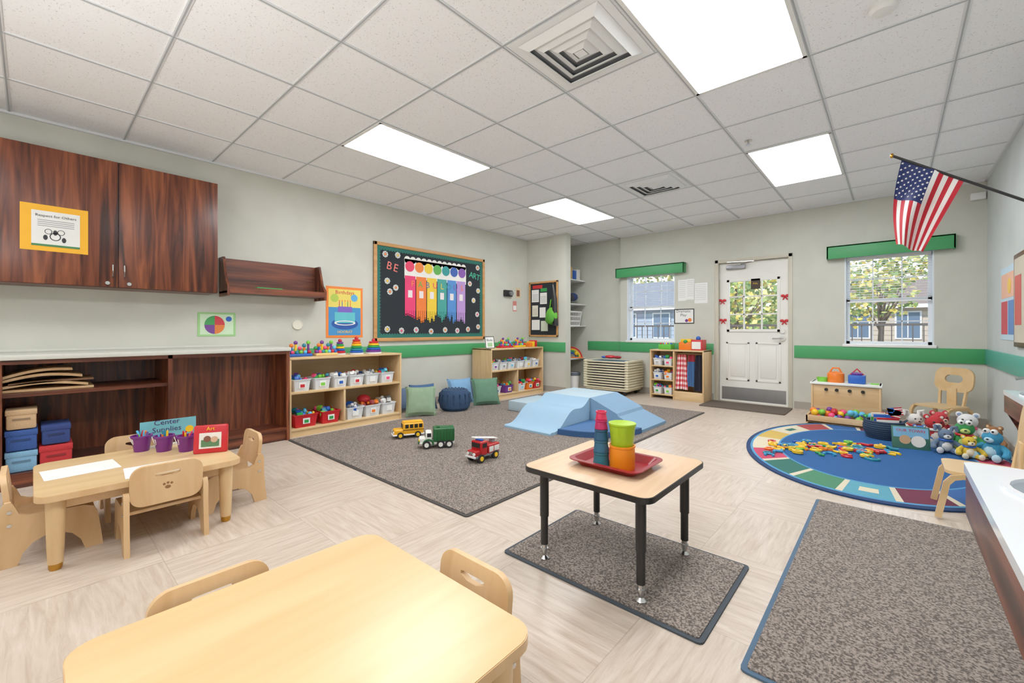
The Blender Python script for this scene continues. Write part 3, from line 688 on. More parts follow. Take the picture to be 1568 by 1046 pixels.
# dramatic play unit
m=MB(); x0,x1,y0,y1,h=-2.92,-2.09,6.6,6.97,.77; t=.022; xm=-2.55
for x in (x0,xm,x1-t): m.box((x,y0,0),(x+t,y1,h),maple,.003)
m.box((x0,y0-.005,h-t),(x1,y1,h),mapleX,.004); m.box((x0,y1-.01,0),(x1,y1,h),mapleX)
for z in (.05,.28,.5): m.box((x0+t,y0+.01,z),(xm,y1-.01,z+.018),mapleX,.002)
m.box((xm+t,y0+.01,.1),(x1-t,y1-.01,.12),mapleX); m.box((xm+t,y0,0),(x1-t,y0+.02,.14),mapleX,.002); m.cyl((xm+t,y0+.14,h-.06),(x1-t,y0+.14,h-.06),.01,maple)
m.done('dress_up_storage_unit')
m=MB()
for i,z in enumerate((.068,.298,.518)): tub(m,-2.64,6.72,z,.13,.2,.11,None,TOYS,'B'); tub(m,-2.81,6.72,z,.13,.2,.11,None,CLR if i else TOYS,'B')
m.done('toy_storage_bins')
ging_a=P((190,30,40),.8); ging_b=P((215,120,125),.8); ging_c=P((240,232,230),.8)
m=MB()
def drape(x,w,y,z0,z1,mf,ph):
    m.grid(lambda a,b:(x+(a-.5)*w*(.75+.35*(1-b)),y-.02*math.sin(a*9+ph)-.02*(1-b),z0+(z1-z0)*b),20,28,mf)
def ging(a,b):
    k=(int(a*10)%2)+(int(b*14)%2); return (ging_c,ging_b,ging_a)[k]
drape(-2.43,.18,6.66,.17,.70,ging,0); drape(-2.29,.12,6.67,.22,.7,lambda a,b:P((60,100,150),.8) if b<.8 else P((160,40,50),.8),1); drape(-2.18,.11,6.66,.16,.7,lambda a,b:P((24,28,46),.8),2); drape(-2.24,.08,6.70,.3,.7,lambda a,b:P((200,150,60),.8),2)
m.done('dress_up_clothes')
m=MB()
def sbox(x,y,z,w,d,h,c): m.box((x-w/2,y-d/2,z),(x+w/2,y+d/2,z+h),c,.006)
sbox(-2.72,6.78,.77,.2,.16,.08,P((90,185,60),.6)); 
for i in range(8): m.sph((-2.80+.023*i,6.76,.86),.018,TOYS[(i*3)%10],8)
sbox(-2.40,6.8,.77,.2,.18,.12,ORG); sbox(-2.40,6.8,.89,.16,.14,.05,YEL); sbox(-2.22,6.78,.77,.16,.2,.16,RED); m.sph((-2.22,6.76,.95),.035,BLUE,12); m.sph((-2.4,6.72,.90),.03,GRN,12); m.box((-2.29,6.677,.79),(-2.16,6.68,.9),WHITE)
m.done('play_food_toys')
# signs by the door
m=MB(); F=frame((-2.52,YB-.001,1.30),'B'); m.box((-.16,-.12,0),(.16,.12,.003),WHITE,0,F); m.ring([(-.16,-.12),(.16,-.12),(.16,.12),(-.16,.12)],[(-.145,-.105),(.145,-.105),(.145,.105),(-.145,.105)],.003,.004,BLACK,F); m.text('Dramatic\nPlay',.062,BLACK,F@T(-.01,.05,.003)); m.prism(circ(.03,12,.09,-.06),.003,.005,ORG,F); m.prism(circ(.025,12,.04,-.07),.003,.005,PUR,F); m.done('dramatic_play_sign')
m=MB()
for (x,z,w,h) in ((-2.55,1.72,.13,.34),(-2.42,1.73,.13,.33),(-2.26,1.66,.2,.32)):
    F=frame((x,YB-.001,z),'B'); m.box((-w/2,-h/2,0),(w/2,h/2,.003),WHITE,0,F)
    for k in range(9): m.box((-w*.4,h*.4-k*h*.09,.003),(w*.4,h*.4-k*h*.09+.004,.0035),P((165,165,170),.6),0,F)
m.done('posted_papers')
m=MB(); m.box((.64,YB-.05,2.52),(.76,YB,2.6),WHITE,.01); m.done('motion_sensor')

# ---------------------------------------------------------------- play area right
m=MB(); x0,x1,y0,y1,h=-.75,-.10,6.32,6.66,.45
for x in (x0,x1-.02): m.box((x,y0,0),(x+.02,y1,h),maple,.003)
m.box((x0-.01,y0-.01,h-.025),(x1+.01,y1,h),WHITE,.004); m.box((x0+.02,y0+.01,.08),(x1-.02,y0+.025,h-.03),mapleX,.003); m.box((x0+.02,y1-.02,0),(x1-.02,y1,h-.03),mapleX)
for x in (-.6,-.5,-.38,-.26): m.cyl((x,y0+.01,.37),(x,y0-.015,.37),.018,BLACK,seg=12)
m.done('play_stove')
m=MB(); m.lathe([(.08,0),(.085,.01),(.085,.10),(.08,.11),(.02,.13)],ORG,T(-.52,6.46,h)); m.tube([(-.58,6.46,h+.11),(-.55,6.46,h+.17),(-.49,6.46,h+.17),(-.46,6.46,h+.11)],.01,ORG)
m.box((-.40,6.40,h),(-.24,6.54,h+.10),BLUE,.01); m.box((-.37,6.42,h+.1),(-.27,6.52,h+.13),PUR,.01); m.tube([(-.38,6.47,h+.1),(-.32,6.47,h+.17),(-.26,6.47,h+.1)],.009,RED)
m.lathe([(.05,0),(.06,.05),(.055,.05),(.045,.01)],P((120,200,60),.5),T(-.65,6.45,h)); m.box((-.2,6.42,h),(-.12,6.5,h+.012),P((120,200,60),.5),.004)
m.done('toy_cookware')
m=MB(); x0,x1,y0,y1=-.76,.06,5.98,6.27; w=.02
m.box((x0,y0,.02),(x1,y1,.035),mapleX)
for a in (((x0,y0,.02),(x1,y0+w,.10)),((x0,y1-w,.02),(x1,y1,.10)),((x0,y0,0),(x0+w,y1,.10)),((x1-w,y0,0),(x1,y1,.10))): m.box(a[0],a[1],mapleX,.003)
for i in range(70): m.sph((random.uniform(x0+.05,x1-.05),random.uniform(y0+.05,y1-.05),.07+random.uniform(0,.08)),random.uniform(.030,.038),random.choice(TOYS),10)
m.done('toy_ball_tray')

def big_chair(loc,rot):
    m=MB(); w=.36; sh=.27
    m.prism(rrect(w-.02,.32,.05),sh-.018,sh,mapleY)
    for sx in (-1,1):
        x=sx*(w/2-.01)
        path=[(x,-.19,0),(x,-.165,.14),(x,-.155,.2),(x,-.13,.235),(x,-.09,.25),(x,.09,.25),(x,.13,.235),(x,.155,.2),(x,.17,.14),(x,.20,0)]
        m.tube(path,.02,mapleY,4)
        m.tube([(sx*.11,.13,.22),(sx*.12,.155,.4),(sx*.12,.185,.56)],.016,mapleY,4)
    outer=rrect(w,.26,.09,6); inner=[]
    for (a,b) in outer: 
        an=math.atan2(b,a); inner.append((.085*math.cos(an),.05*math.sin(an)+.01))
    m.ring(outer,inner,-.01,.01,mapleY,T(0,.175,.54)@R(83,'X'))
    m.box((-.045,.135,.26),(.045,.15,.45),mapleY,.004)
    m.done('child_chair',loc,rot)
big_chair((.38,6.52,0),-40); big_chair((.38,3.62,.013),-90)

def toddler_chair(loc,rot,zs=1):
    m=MB()
    side=[(-.17,0),(-.105,0),(-.09,.05),(-.06,.09),(-.02,.11),(.03,.11),(.07,.09),(.10,.05),(.115,0),(.185,0),(.175,.08),(.168,.18),(.168,.27),(.155,.295),(.135,.295),(.122,.27),(.11,.235),(.08,.22),(-.10,.215),(-.135,.20),(-.15,.17),(-.16,.09)]
    for x in (-.168,.146): m.prism(side,0,.022,ply,frame((x,0,0),'L'))
    m.box((-.146,-.14,.178),(.146,.12,.195),ply,.004)
    outer=rrect(.29,.20,.055,6); inner=[]
    for (a,b) in outer:
        an=math.atan2(b-.045,a); c,s=math.cos(an),math.sin(an); k=min(.05/max(abs(c),1e-4),.012/max(abs(s),1e-4)); k=min(k,.055); inner.append((c*k,.045+s*k))
    B=T(0,.150,.315)@R(84,'X')
    m.ring(outer,inner,-.010,.010,ply,B)
    for k in range(3): m.prism(circ(.006,8,-.015+.015*k,-.005+(.004 if k==1 else 0)),-.0115,-.010,P((140,95,55),.6),B)
    m.prism(circ(.012,10,0,-.022,.009),-.0115,-.010,P((140,95,55),.6),B)
    for sx in (-1,1):
        for z in (.19,.25): m.cyl((sx*.17,.14,z),(sx*.172,.14,z),.008,CHROME,seg=8)
    m.v=[(a,b,c*zs) for a,b,c in m.v]
    m.done('toddler_chair',loc,rot)
def kid_table(loc,w,d,h,name='toddler_table'):
    m=MB()
    m.prism(rrect(w,d,.06),h-.03,h,mapleY); m.ring(rrect(w+.004,d+.004,.062),rrect(w-.01,d-.01,.055),h-.028,h-.002,ply)
    m.ring([(-w/2+.06,-d/2+.06),(w/2-.06,-d/2+.06),(w/2-.06,d/2-.06),(-w/2+.06,d/2-.06)],[(-w/2+.08,-d/2+.08),(w/2-.08,-d/2+.08),(w/2-.08,d/2-.08),(-w/2+.08,d/2-.08)],h-.08,h-.03,ply)
    for sx in (-1,1):
        for sy in (-1,1):
            X,Y=sx*(w/2-.065),sy*(d/2-.065)
            m.lathe([(.02,0),(.024,.012),(.024,.03)],BRASS,T(X,Y,0),16); m.lathe([(.026,.03),(.029,.1),(.033,h-.09),(.035,h-.03)],maple,T(X,Y,0),18)
    m.done(name,loc)
kid_table((-1.028,.431,0),.765,.77,.352); kid_table((-3.12,.40,0),.72,.79,.35)
toddler_chair((-2.885,.455,0),-90); toddler_chair((-3.16,.07,0),180); toddler_chair((-3.16,.815,0),0); toddler_chair((-3.45,.44,0),90)
toddler_chair((-1.285,.34,0),90,.93); toddler_chair((-.93,.72,0),0,.95)
# things on left table
m=MB()
for (x,y,r) in ((-3.17,.17,4),(-2.90,.45,-4)): m.box((-.14,-.11,0),(.14,.11,.001),P((232,232,228),.7),0,T(x,y,.3505)@R(90+r))
m.done('drawing_paper')
for (x,y) in ((-3.39,.44),(-3.29,.53),(-3.19,.62)):
    m=MB(); pm=P((110,34,120),.35)
    m.lathe([(.036,0),(.048,.085),(.053,.085),(.053,.095),(.045,.095),(.034,.006)],pm)
    for k in range(9):
        a=random.uniform(0,6.28); q=.02; x2=random.uniform(-.03,.03); y2=random.uniform(-.03,.03); m.cyl((q*math.cos(a),q*math.sin(a),.01),(x2,y2,random.uniform(.10,.125)),.005,random.choice(TOYS),seg=6)
    m.tube([(.05*math.cos(PI*k/8),.05*math.sin(PI*k/8)*.2-.05,.085-.04*math.sin(PI*k/8)) for k in range(9)],.002,WHITE,5)
    m.done('crayon_bucket',(x,y,.35))
m=MB(); F=frame((-3.42,.575,.35),'L')
m.box((-.14,.06,0),(.14,.165,.004),P((110,185,200),.6),0,F); m.text('Center\nSupplies',.045,P((60,30,90),.6),F@T(-.01,.128,.005)); m.prism(circ(.022,10,.105,.09),.004,.006,YEL,F)
m.box((-.12,0,-.02),(.12,.012,.02),CREAM,0,F); m.box((-.1,0,0),(-.09,.07,.003),CREAM,0,F); m.box((.09,0,0),(.1,.07,.003),CREAM,0,F); m.done('center_supplies_sign')
m=MB(); F=T(-3.02,.70,.35)@R(-25)@frame((0,0,0),'L')@R(-8,'X')
m.box((-.085,0,-.04),(.085,.165,0),RED,.01,F); m.box((-.055,.03,0),(.055,.12,.003),P((230,225,215),.6),0,F); m.box((-.045,.04,.003),(.045,.08,.005),P((80,120,80),.6),0,F); m.prism(circ(.018,12,-.015,.085),.003,.006,P((120,70,50),.6),F); m.prism(circ(.018,12,.02,.08),.003,.006,P((200,160,130),.6),F); m.text('Art',.03,YEL,F@T(0,.143,.003))
m.done('red_label_holder')

# ---------------------------------------------------------------- activity table
m=MB(); x0,x1,y0,y1,h=-1.29,-.67,1.51,2.15,.44
cx,cy=(x0+x1)/2,(y0+y1)/2
m.prism(rrect(x1-x0,y1-y0,.05),h-.024,h-.001,BLACK); m.prism(rrect(x1-x0-.008,y1-y0-.008,.047),h-.002,h,tabletop)
m.ring([(-.24,-.24),(.24,-.24),(.24,.24),(-.24,.24)],[(-.22,-.22),(.22,-.22),(.22,.22),(-.22,.22)],h-.055,h-.024,BLACK)
for sx in (-1,1):
    for sy in (-1,1):
        X,Y=sx*.238,sy*.236
        m.lathe([(.022,0),(.022,.006),(.010,.018),(.010,.03)],CHROME,T(X,Y,0),14); m.cyl((X,Y,.03),(X,Y,.07),.013,CHROME,seg=14); m.cyl((X,Y,.07),(X,Y,.2),.0175,BLACK,seg=16); m.cyl((X,Y,.2),(X,Y,h-.02),.021,BLACK,seg=16); m.cyl((X,Y,.045),(X,Y,.052),.018,CHROME,seg=14)
        m.box((X-.03,Y-.03,h-.03),(X+.03,Y+.03,h-.023),BLACK)
m.done('activity_table',(cx,cy,.0125))
ht=.0125+.44
m=MB(); mr_=P((140,14,26),.3); 
def rr3(w,d,z,r): return [(a,b,z) for a,b in rrect(w,d,r,4)]
o=[rr3(.27,.21,0,.03),rr3(.325,.265,.03,.04),rr3(.355,.295,.03,.045),rr3(.355,.295,.034,.045),rr3(.315,.255,.034,.035),rr3(.265,.205,.005,.03)]
n=len(o[0]); vs=[p for r in o for p in r]; fs=[]
for r in range(len(o)-1):
    for i in range(n): j=(i+1)%n; fs.append([r*n+i,r*n+j,(r+1)*n+j,(r+1)*n+i])
fs+=[list(range(n))[::-1],list(range((len(o)-1)*n,len(o)*n))]
m.add(vs,fs,mr_); m.done('red_tray',(-.962,1.80,ht),0,25)
def cup(m,z,r0,r1,h,c,x=0,y=0):
    m.lathe([(r0,z),(r0+.002,z+.004),(r1,z+h-.01),(r1+.003,z+h-.008),(r1+.003,z+h),(r1-.003,z+h),(r0-.004,z+h-.006)],c,T(x,y,0),28)
m=MB(); z=0
for (r,hh,c) in ((.036,.062,(35,105,120)),(.0335,.055,(40,95,125)),(.031,.05,(30,80,115)),(.028,.044,(180,30,90)),(.024,.038,(210,40,80))): cup(m,z,r,r*.9,hh,P(c,.4)); z+=hh
m.done('stacking_cups',(-1.005,1.745,ht+.005))
m=MB(); cup(m,0,.055,.055,.105,P((240,135,20),.4)); cup(m,.098,.046,.058,.105,P((155,190,20),.4)); m.done('stacking_cups',(-.915,1.775,ht+.005))

# ---------------------------------------------------------------- foam climber
fl=P((146,182,208),.55,var=.02); fl2=P((116,152,182),.55,var=.02); fd=P((36,76,124),.55,var=.02); fg=P((172,194,206),.55,var=.02)
zb=.0125
m=MB(); X0,X1=-3.2,-2.57; hp=.30
n=20; prof=[]
for i in range(n+1):
    s=i/n; prof.append((3.48+.72*s,.03+(hp-.03)*(s-.13*math.sin(2*PI*s*1.5))))
prof[-1]=(4.2,hp)
poly=[(3.46,0)]+[(3.46,.02)]+prof+[(4.2,0)]
m.prism(poly,0,X1-X0,fl,Matrix(((0,0,1,X0),(1,0,0,0),(0,1,0,zb),(0,0,0,1)))); m.done('foam_wave_ramp')
m=MB(); m.box((X0,4.205,zb),(X1,4.83,zb+hp),fg,.012); m.box((X0-.001,4.204,zb+.01),(X1+.001,4.831,zb+hp*.5),fl2,.006); m.done('foam_climber_block')
m=MB(); m.prism([(0,0),(.62,0),(.62,.03),(.35,.13),(.33,.16),(0,.30)],0,.62,fl2,Matrix(((1,0,0,X1+.005),(0,0,1,4.21),(0,1,0,zb),(0,0,0,1)))); m.done('foam_climber_slope')
m=MB(); m.box((-3.83,4.22,zb),(X0-.005,4.84,zb+.13),fg,.012); m.done('foam_climber_step')
m=MB(); pts=[(0,0)]+[(.62*math.cos(PI/2*k/20),-.62*math.sin(PI/2*k/20)) for k in range(21)]
m.prism(pts,0,.055,fd); m.prism([(a*.96+.01,b*.96-.01) for a,b in pts],.055,.058,P((56,98,148),.55)); m.done('foam_corner_mat',(X1+.006,4.198,zb))

# ---------------------------------------------------------------- toy vehicles (front = +x local)
tire=P((30,30,32),.7)
def wheels(m,xs,w,r,hub):
    for x in xs:
        for s in (-1,1):
            m.cyl((x,s*(w-.012),r),(x,s*(w+.014),r),r,tire,seg=20); m.cyl((x,s*(w+.014),r),(x,s*(w+.018),r),r*.55,hub,seg=14)
def bus():
    m=MB(); y=P((240,170,25),.35); L,w=.145,.06
    m.box((-L,-w,.03),(.06,w,.15),y,.016,seg=3); m.box((.04,-w*.92,.03),(L,w*.92,.09),y,.014,seg=3); m.box((-L+.005,-w*.85,.148),(.05,w*.85,.158),P((240,170,20),.35),.004)
    m.box((-L-.006,-w-.004,.03),(L+.012,w+.004,.042),P((240,240,235),.4),.003)
    for s in (-1,1):
        for i in range(4): m.box((-.13+i*.045,s*w-.002,.098),(-.097+i*.045,s*w+.002,.135),BLACK)
        m.box((-L,s*w-.001,.078),(.06,s*w+.0015,.084),BLACK)
        m.cyl((L-.002,s*.038,.062),(L+.006,s*.038,.062),.012,WHITE,seg=12)
    m.box((.055,-w*.75,.098),(.063,w*.75,.138),BLACK); m.box((L-.001,-.022,.05),(L+.004,.022,.075),BLACK); wheels(m,(-.085,.085),w*.9,.032,YEL)
    m.done('toy_school_bus',(-3.62,2.50,.0125),-115)
def gtruck():
    m=MB(); g=P((24,92,46),.35); wh=P((235,235,228),.4)
    m.box((-.16,-.055,.04),(.15,.055,.058),wh,.005)
    m.box((-.16,-.066,.06),(.03,.066,.18),g,.01,seg=3)
    for i in range(6): 
        for s in (-1,1): m.box((-.15+i*.028,s*.066-.003,.07),(-.142+i*.028,s*.066+.003,.17),P((18,76,36),.4),.001)
    m.box((-.03,-.03,.18),(.0,.03,.19),g,.003)
    m.box((.04,-.055,.055),(.10,.055,.15),wh,.014,seg=3); m.box((.09,-.045,.055),(.155,.045,.10),wh,.014,seg=3)
    m.box((.096,-.042,.105),(.103,.042,.14),BLACK)
    for s in (-1,1): m.box((.05,s*.055-.002,.105),(.085,s*.055+.002,.138),BLACK); m.cyl((.15,s*.035,.075),(.16,s*.035,.075),.011,YEL,seg=10); m.tube([(.075+.045*math.cos(PI*k/8),s*.055,.035+.045*math.sin(PI*k/8)) for k in range(9)],.009,g,6)
    m.box((.153,-.05,.045),(.166,.05,.058),g,.003); m.box((.15,-.018,.06),(.158,.018,.09),GREY); wheels(m,(-.11,.09),.055,.036,wh); wheels(m,(-.035,),.055,.036,wh)
    m.done('toy_garbage_truck',(-3.12,2.46,.0125),-125)
def ftruck():
    m=MB(); r=P((175,20,25),.3); 
    m.box((-.14,-.055,.04),(.13,.055,.058),GREY,.004); m.box((-.14,-.06,.055),(.0,.06,.125),r,.008,seg=3)
    m.box((.005,-.06,.05),(.085,.06,.165),r,.014,seg=3); m.box((.075,-.05,.05),(.14,.05,.10),r,.012,seg=3)
    m.box((.08,-.045,.115),(.089,.045,.152),BLACK)
    for s in (-1,1):
        m.box((.02,s*.06-.002,.115),(.07,s*.06+.002,.15),BLACK); m.box((-.13,s*.06-.003,.065),(-.07,s*.06+.003,.11),P((220,220,215),.4),.003); m.box((-.06,s*.06-.003,.065),(-.01,s*.06+.003,.11),P((220,220,215),.4),.003)
        m.cyl((.138,s*.034,.075),(.147,s*.034,.075),.012,WHITE,seg=12); m.tube([(-.15,s*.022,.15),(.11,s*.022,.20)],.005,WHITE,6)
    for i in range(8): 
        a=i/7; m.cyl((-.15+.26*a,-.022,.15+.05*a),(-.15+.26*a,.022,.15+.05*a),.004,WHITE,seg=6)
    m.box((-.12,-.02,.12),(-.09,.02,.155),GREY); m.box((.03,-.035,.165),(.06,.035,.178),BLUE,.004); m.box((.14,-.055,.045),(.155,.055,.06),P((225,225,225),.3),.003); m.box((.138,-.02,.065),(.144,.02,.092),CHROME); wheels(m,(-.085,.085),.052,.034,YEL)
    m.done('toy_fire_truck',(-2.53,2.48,.0125),-88)
bus(); gtruck(); ftruck()

# ---------------------------------------------------------------- oval rug items
rz=.013
m=MB()
for i in range(80):
    a=random.random(); x=-.82+.74*a+random.gauss(0,.09); y=4.42+.56*a+random.gauss(0,.11)
    s=random.uniform(.9,1.5); c=random.choice([BLUE,TEAL,YEL,YEL,GRN,RED,ORG,YEL,P((40,140,190),.4),P((120,200,60),.4)])
    Mx=T(x,y,rz+.008+.004*(i%3))@R(random.uniform(0,360))@Matrix.Scale(s,4)
    k=i%3
    if k==0: m.tube([(.03*math.cos(t_*.6),.03*math.sin(t_*.6),0) for t_ in range(9)],.008,c,6,Mx)
    elif k==1: m.tube([(-.04,0,0),(-.01,.02,0),(.02,-.01,0),(.05,.01,0)],.009,c,6,Mx)
    else: m.ring(circ(.03,12),circ(.014,12),-.006,.008,c,Mx); m.box((.025,-.006,-.006),(.06,.006,.008),c,0,Mx)
m.done('plastic_letters_pile')
m=MB(); bn=P((34,54,80),.8,bump=.3)
for k in range(9): 
    r=.125+.03*math.sin(k/8*PI*.8); m.torus((0,0,.012+k*.019),r,.0115,bn,None,28,8)
m.cyl((0,0,0),(0,0,.01),.12,bn,seg=28)
for s in (-1,1): m.tube([(s*(.14+.03*math.sin(PI*k/6)),-.04+.08*k/6,.165+.03*math.sin(PI*k/6)) for k in range(7)],.007,bn,6)
for i in range(6): m.box((-.09,-.075+i*.027,.03),(.09,-.06+i*.027,.2+.015*(i%3)),[WHITE,RED,BLUE,YEL,GRN,CREAM][i],.002,R(25)@R(8*(i%2),'X'))
for (q,w_) in ((0,10),(1,-12)):
    Mx=T(.05*q,.0,.16)@R(w_,'Y'); m.cyl((0,0,0),(0,0,.14),.003,BRASS,seg=6,Mx=Mx)
    for k in range(7): m.box((0,-.001,.06+k*.011),(.11,.001,.071+k*.011),RED if k%2==0 else WHITE,0,Mx)
    m.box((0,-.002,.098),(.05,.002,.137),BLUE,0,Mx)
m.done('book_basket',(-.07,5.62,rz))
m=MB(); F=T(.12,5.24,rz)@R(12)@frame((0,0,0),'B')@R(-10,'X')
m.box((-.13,0,-.012),(.13,.2,0),P((60,110,90),.6),.002,F); m.box((-.12,.1,0),(.12,.19,.002),P((120,180,215),.6),0,F); m.prism(circ(.04,14,-.04,.08),.0,.003,P((200,160,120),.6),F); m.prism(circ(.05,14,.05,.07),.0,.003,P((235,230,220),.6),F); m.text('OUR TOWN',.035,P((200,30,40),.6),F@T(0,.16,.003)); m.box((-.06,0,-.09),(.06,.01,-.012),CREAM,0,F)
m.done('picture_book')
def plush(loc,rz_,s,c,face,ear='round',extra=None,sit=True):
    m=MB(); b=P(c,.95,bump=.5,scale=25); f=P(face,.95,bump=.4,scale=25)
    m.sph((0,0,.075),(.07,.062,.08),b,16); m.sph((0,-.025,.07),(.05,.045,.058),f,14); m.sph((0,-.01,.19),(.065,.06,.06),b,16); m.sph((0,-.06,.175),(.032,.025,.024),f,12); m.sph((0,-.084,.183),(.010,.007,.007),BLACK,8)
    for sx in (-1,1):
        if ear=='round': m.sph((sx*.05,0,.24),(.024,.014,.024),b,10); m.sph((sx*.05,-.01,.24),(.014,.01,.014),f,8)
        elif ear=='long': m.tube([(sx*.04,.0,.23),(sx*.055,.01,.27),(sx*.08,.0,.28),(sx*.09,-.01,.23)],[.014,.02,.02,.012],b,8)
        elif ear=='eyes': m.sph((sx*.024,-.04,.245),.024,WHITE,12); m.sph((sx*.024,-.061,.248),.009,BLACK,8)
        if ear!='eyes': m.sph((sx*.024,-.062,.205),.008,BLACK,8)
        m.tube([(sx*.055,0,.12),(sx*.10,-.03,.09),(sx*.11,-.06,.06)],[.022,.024,.026],b,8); m.sph((sx*.11,-.065,.058),.027,b,10)
        m.tube([(sx*.04,-.02,.035),(sx*.06,-.08,.03),(sx*.07,-.11,.032)],[.03,.028,.03],b,8); m.sph((sx*.07,-.115,.036),(.03,.02,.034),f,10)
    if extra: m.torus((0,-.005,.135),.05,.012,extra,None,18,8)
    zz=min(v[2] for v in m.v); m.v=[(a*s,b_*s,(c_-zz)*s) for a,b_,c_ in m.v]
    m.done('stuffed_animal',(loc[0],loc[1],loc[2]),rz_)
for (x,y,rz_,s,c,f,e,ex) in ((.28,5.58,20,1.05,(190,45,50),(230,220,210),'round',WHITE),(.47,5.50,0,1.0,(60,150,80),(200,220,120),'eyes',RED),(.34,5.30,10,.8,(100,120,145),(220,220,220),'long',BLUE),(.61,5.24,-30,.95,(60,150,190),(180,220,235),'eyes',None),(.52,5.84,-10,1.1,(230,230,230),(150,170,200),'round',PNK),(.33,5.90,30,1.05,(200,60,70),(240,200,180),'round',None),(.15,5.80,30,.95,(230,226,220),(200,180,170),'long',RED),(.665,5.64,-40,.85,(150,100,60),(220,190,150),'round',GRN),(.47,5.20,15,.7,(225,190,60),(240,230,200),'round',BLUE),(.18,5.50,25,.7,(60,110,180),(230,225,220),'round',None)):
    plush((x,y,rz),rz_,s,c,f,e,ex)

# ---------------------------------------------------------------- right side sinks
XW=XR-.002
def vanity(name,x0,y0,y1,zt,ybowl,a,b,ap=.13):
    m=MB(); sk=P((226,230,234),.15,var=.01); skd=P((190,197,203),.15,var=.01)
    cx,cy=(x0+XW)/2,(y0+y1)/2; W,D=XW-x0,y1-y0; oy=ybowl-cy
    outer=rrect(W,D,.03,8); 
    pts=[]
    for i in range(len(outer)):
        p,q=outer[i],outer[(i+1)%len(outer)]; dd=math.hypot(q[0]-p[0],q[1]-p[1]); k=max(1,int(dd/.06))
        for j in range(k): pts.append((p[0]+(q[0]-p[0])*j/k,p[1]+(q[1]-p[1])*j/k))
    outer=pts; inner=[]
    for (p,q) in outer: an=math.atan2(q-oy,p); inner.append((a*math.cos(an),oy+b*math.sin(an)))
    m.ring(outer,inner,zt-.03,zt,sk,T(cx,cy,0))
    n=len(inner); vs=[];fs=[]
    for k in range(7):
        t_=k/6; s_=math.cos(t_*PI/2*.93)
        for (p,q) in inner: vs.append((p*s_,oy+(q-oy)*s_,zt-.002-.12*math.sin(t_*PI/2)))
    for k in range(6):
        for i in range(n): fs.append([k*n+i,k*n+(i+1)%n,(k+1)*n+(i+1)%n,(k+1)*n+i])
    fs.append(list(range(6*n,7*n))); m.add(vs,fs,skd,T(cx,cy,0))
    m.ring([(p*1.08,oy+(q-oy)*1.08) for p,q in inner],inner,zt-.001,zt+.010,sk,T(cx,cy,0))
    m.box((x0+.006,y0+.01,zt-.03-ap),(x0+.028,y1-.012,zt-.03),walnutY,.003)
    for yy in (y1-.034,y0+.012): m.prism([(0,0),(W-.02,0),(W-.02,-.5),(W*.6,-.42),(W*.3,-.24),(0,-ap)],0,.02,walnutY,Matrix(((1,0,0,x0+.015),(0,0,1,yy),(0,1,0,zt-.03),(0,0,0,1))))
    m.box((XW-.02,y0,zt),(XW,y1,zt+.1),sk,.004)
    fx_=XW-.035; c=ybowl; m.cyl((fx_,c,zt),(fx_,c,zt+.1),.014,CHROME); m.tube([(fx_,c,zt+.09),(fx_-.05,c,zt+.13),(fx_-.12,c,zt+.11)],.01,CHROME)
    for s in (-1,1): m.cyl((fx_,c+s*.1,zt),(fx_,c+s*.1,zt+.04),.012,CHROME); m.box((fx_-.03,c+s*.1-.006,zt+.04),(fx_+.01,c+s*.1+.006,zt+.05),CHROME,.002)
    m.done(name)
vanity('hand_sink',.19,1.2,2.27,.60,1.97,.215,.19,.16); vanity('drinking_sink',.60,3.98,4.76,.64,4.4,.05,.15)
m=MB(); F=frame((XR-.001,5.83,1.32),'R'); m.box((-.32,-.33,0),(.32,.33,.004),P((190,215,230),.6),0,F); m.box((-.28,.05,.004),(.28,.27,.006),P((235,180,150),.6),0,F); m.box((-.28,-.28,.004),(.0,.02,.006),P((200,60,70),.6),0,F); m.box((.04,-.28,.004),(.28,.02,.006),P((90,130,190),.6),0,F); m.prism(circ(.07,16,.1,.15),.006,.008,YEL,F); m.done('wall_poster')
m=MB(); F=frame((XR-.001,5.1,1.32),'R'); m.box((-.35,-.38,0),(.35,.38,.02),walnutY,.004,F); m.box((-.31,-.34,.02),(.31,.34,.022),P((200,190,170),.7),0,F); m.box((-.28,-.2,.022),(-.05,.2,.024),RED,0,F); m.done('framed_board')
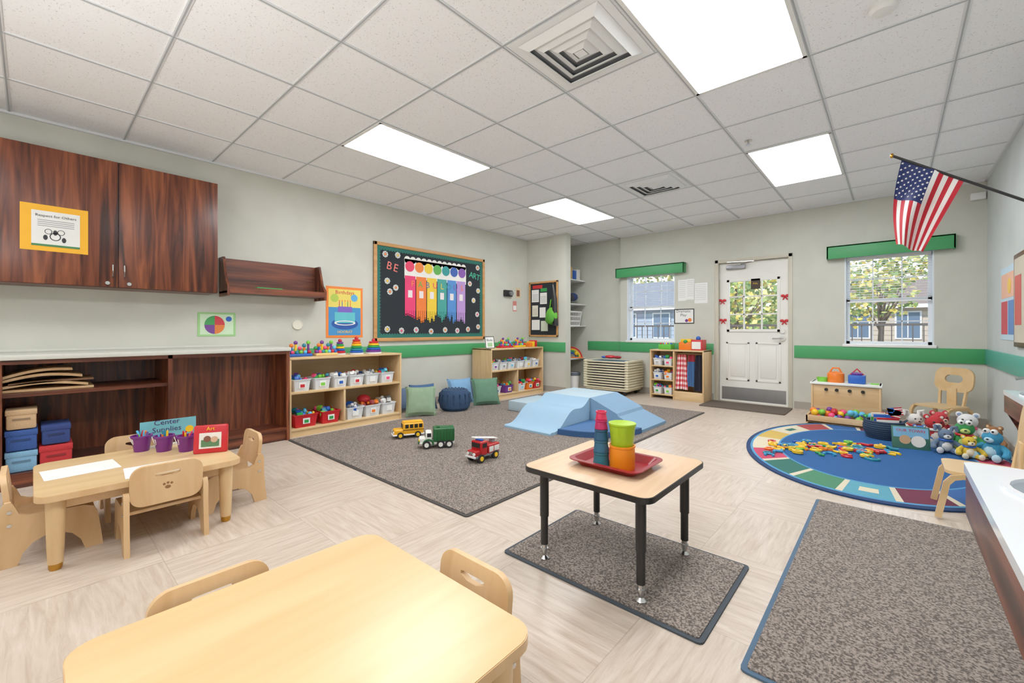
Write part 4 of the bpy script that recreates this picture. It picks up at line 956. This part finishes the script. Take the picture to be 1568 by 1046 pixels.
# flag
m=MB(); Yf=4.2
m.tube([(.0,Yf,2.352),(.765,Yf,1.80)],.009,BLACK,8); m.sph((-.008,Yf,2.358),(.012,.012,.018),BRASS,10); m.cyl((.74,Yf,1.82),(.768,Yf,1.80),.03,BRASS)
A_=Vector((.045,Yf,2.315)); B_=Vector((.36,Yf,2.095)); C_=Vector((.154,Yf,1.626)); D_=Vector((.015,Yf,1.71))
fr=P((190,20,40),.7,bump=.2); fw=P((240,238,235),.7,bump=.2); fb=P((24,40,96),.7,bump=.2)
def flagpt(a,b,off=0):
    p=(A_.lerp(B_,a)).lerp(D_.lerp(C_,a),b)
    wv=.06*math.sin(a*9+b*2.5)*min(1,b*2.2+.15)
    bow=-.03*math.sin(PI*b)*(1-a)
    return Vector((p.x+bow,p.y+wv+off,p.z))
m.grid(lambda a,b:flagpt(a,b),39,30,lambda a,b: fb if (a<7/13 and b<.42) else (fr if int(a*13)%2==0 else fw))
for i in range(9):
    for j in range(6 if i%2==0 else 5):
        a=(.5+i)/9*7/13; b=((j+.5) if i%2==0 else (j+1))/6*.42
        for off in (-.0025,.0025):
            c=flagpt(a,b,off); st=[]
            for k in range(10):
                rr=.009 if k%2==0 else .0036; an=k*PI/5; st.append((c.x+rr*math.cos(an),c.y,c.z+rr*math.sin(an)))
            m.add(st,[list(range(10))],fw)
m.done('american_flag')

# ---------------------------------------------------------------- lights / world / camera
sd=bpy.data.lights.new('sun','SUN'); sd.energy=4; sd.angle=.02; so=bpy.data.objects.new('sun_light',sd); so.rotation_euler=(math.radians(50),0,math.radians(-25)); scene.collection.objects.link(so)
# added fill lamp, unseen behind the camera, aimed up to brighten the ceiling
fl_=bpy.data.lights.new('ceiling_fill','AREA'); fl_.energy=42; fl_.size=1.0; fo=bpy.data.objects.new('ceiling_fill',fl_); fo.location=(-1.7,-1.1,1.4); fo.rotation_euler=(math.radians(180-18),0,math.radians(15)); scene.collection.objects.link(fo)
w=bpy.data.worlds.new('sky'); scene.world=w; w.use_nodes=True; nt=w.node_tree; bg=nt.nodes['Background']
sky=nt.nodes.new('ShaderNodeTexSky')
try:
    sky.sky_type='NISHITA'; sky.sun_disc=False; sky.sun_elevation=math.radians(40)
except Exception as e: print(e)
nt.links.new(sky.outputs[0],bg.inputs[0]); bg.inputs[1].default_value=.42
cd=bpy.data.cameras.new('camera'); co=bpy.data.objects.new('camera',cd); scene.collection.objects.link(co)
cd.sensor_width=36; cd.lens=36*655/1568; cd.shift_y=-17.7/1568; cd.clip_start=.02
co.location=(0,0,1.08); co.rotation_euler=(math.radians(90),0,math.atan(584/655))
scene.camera=co
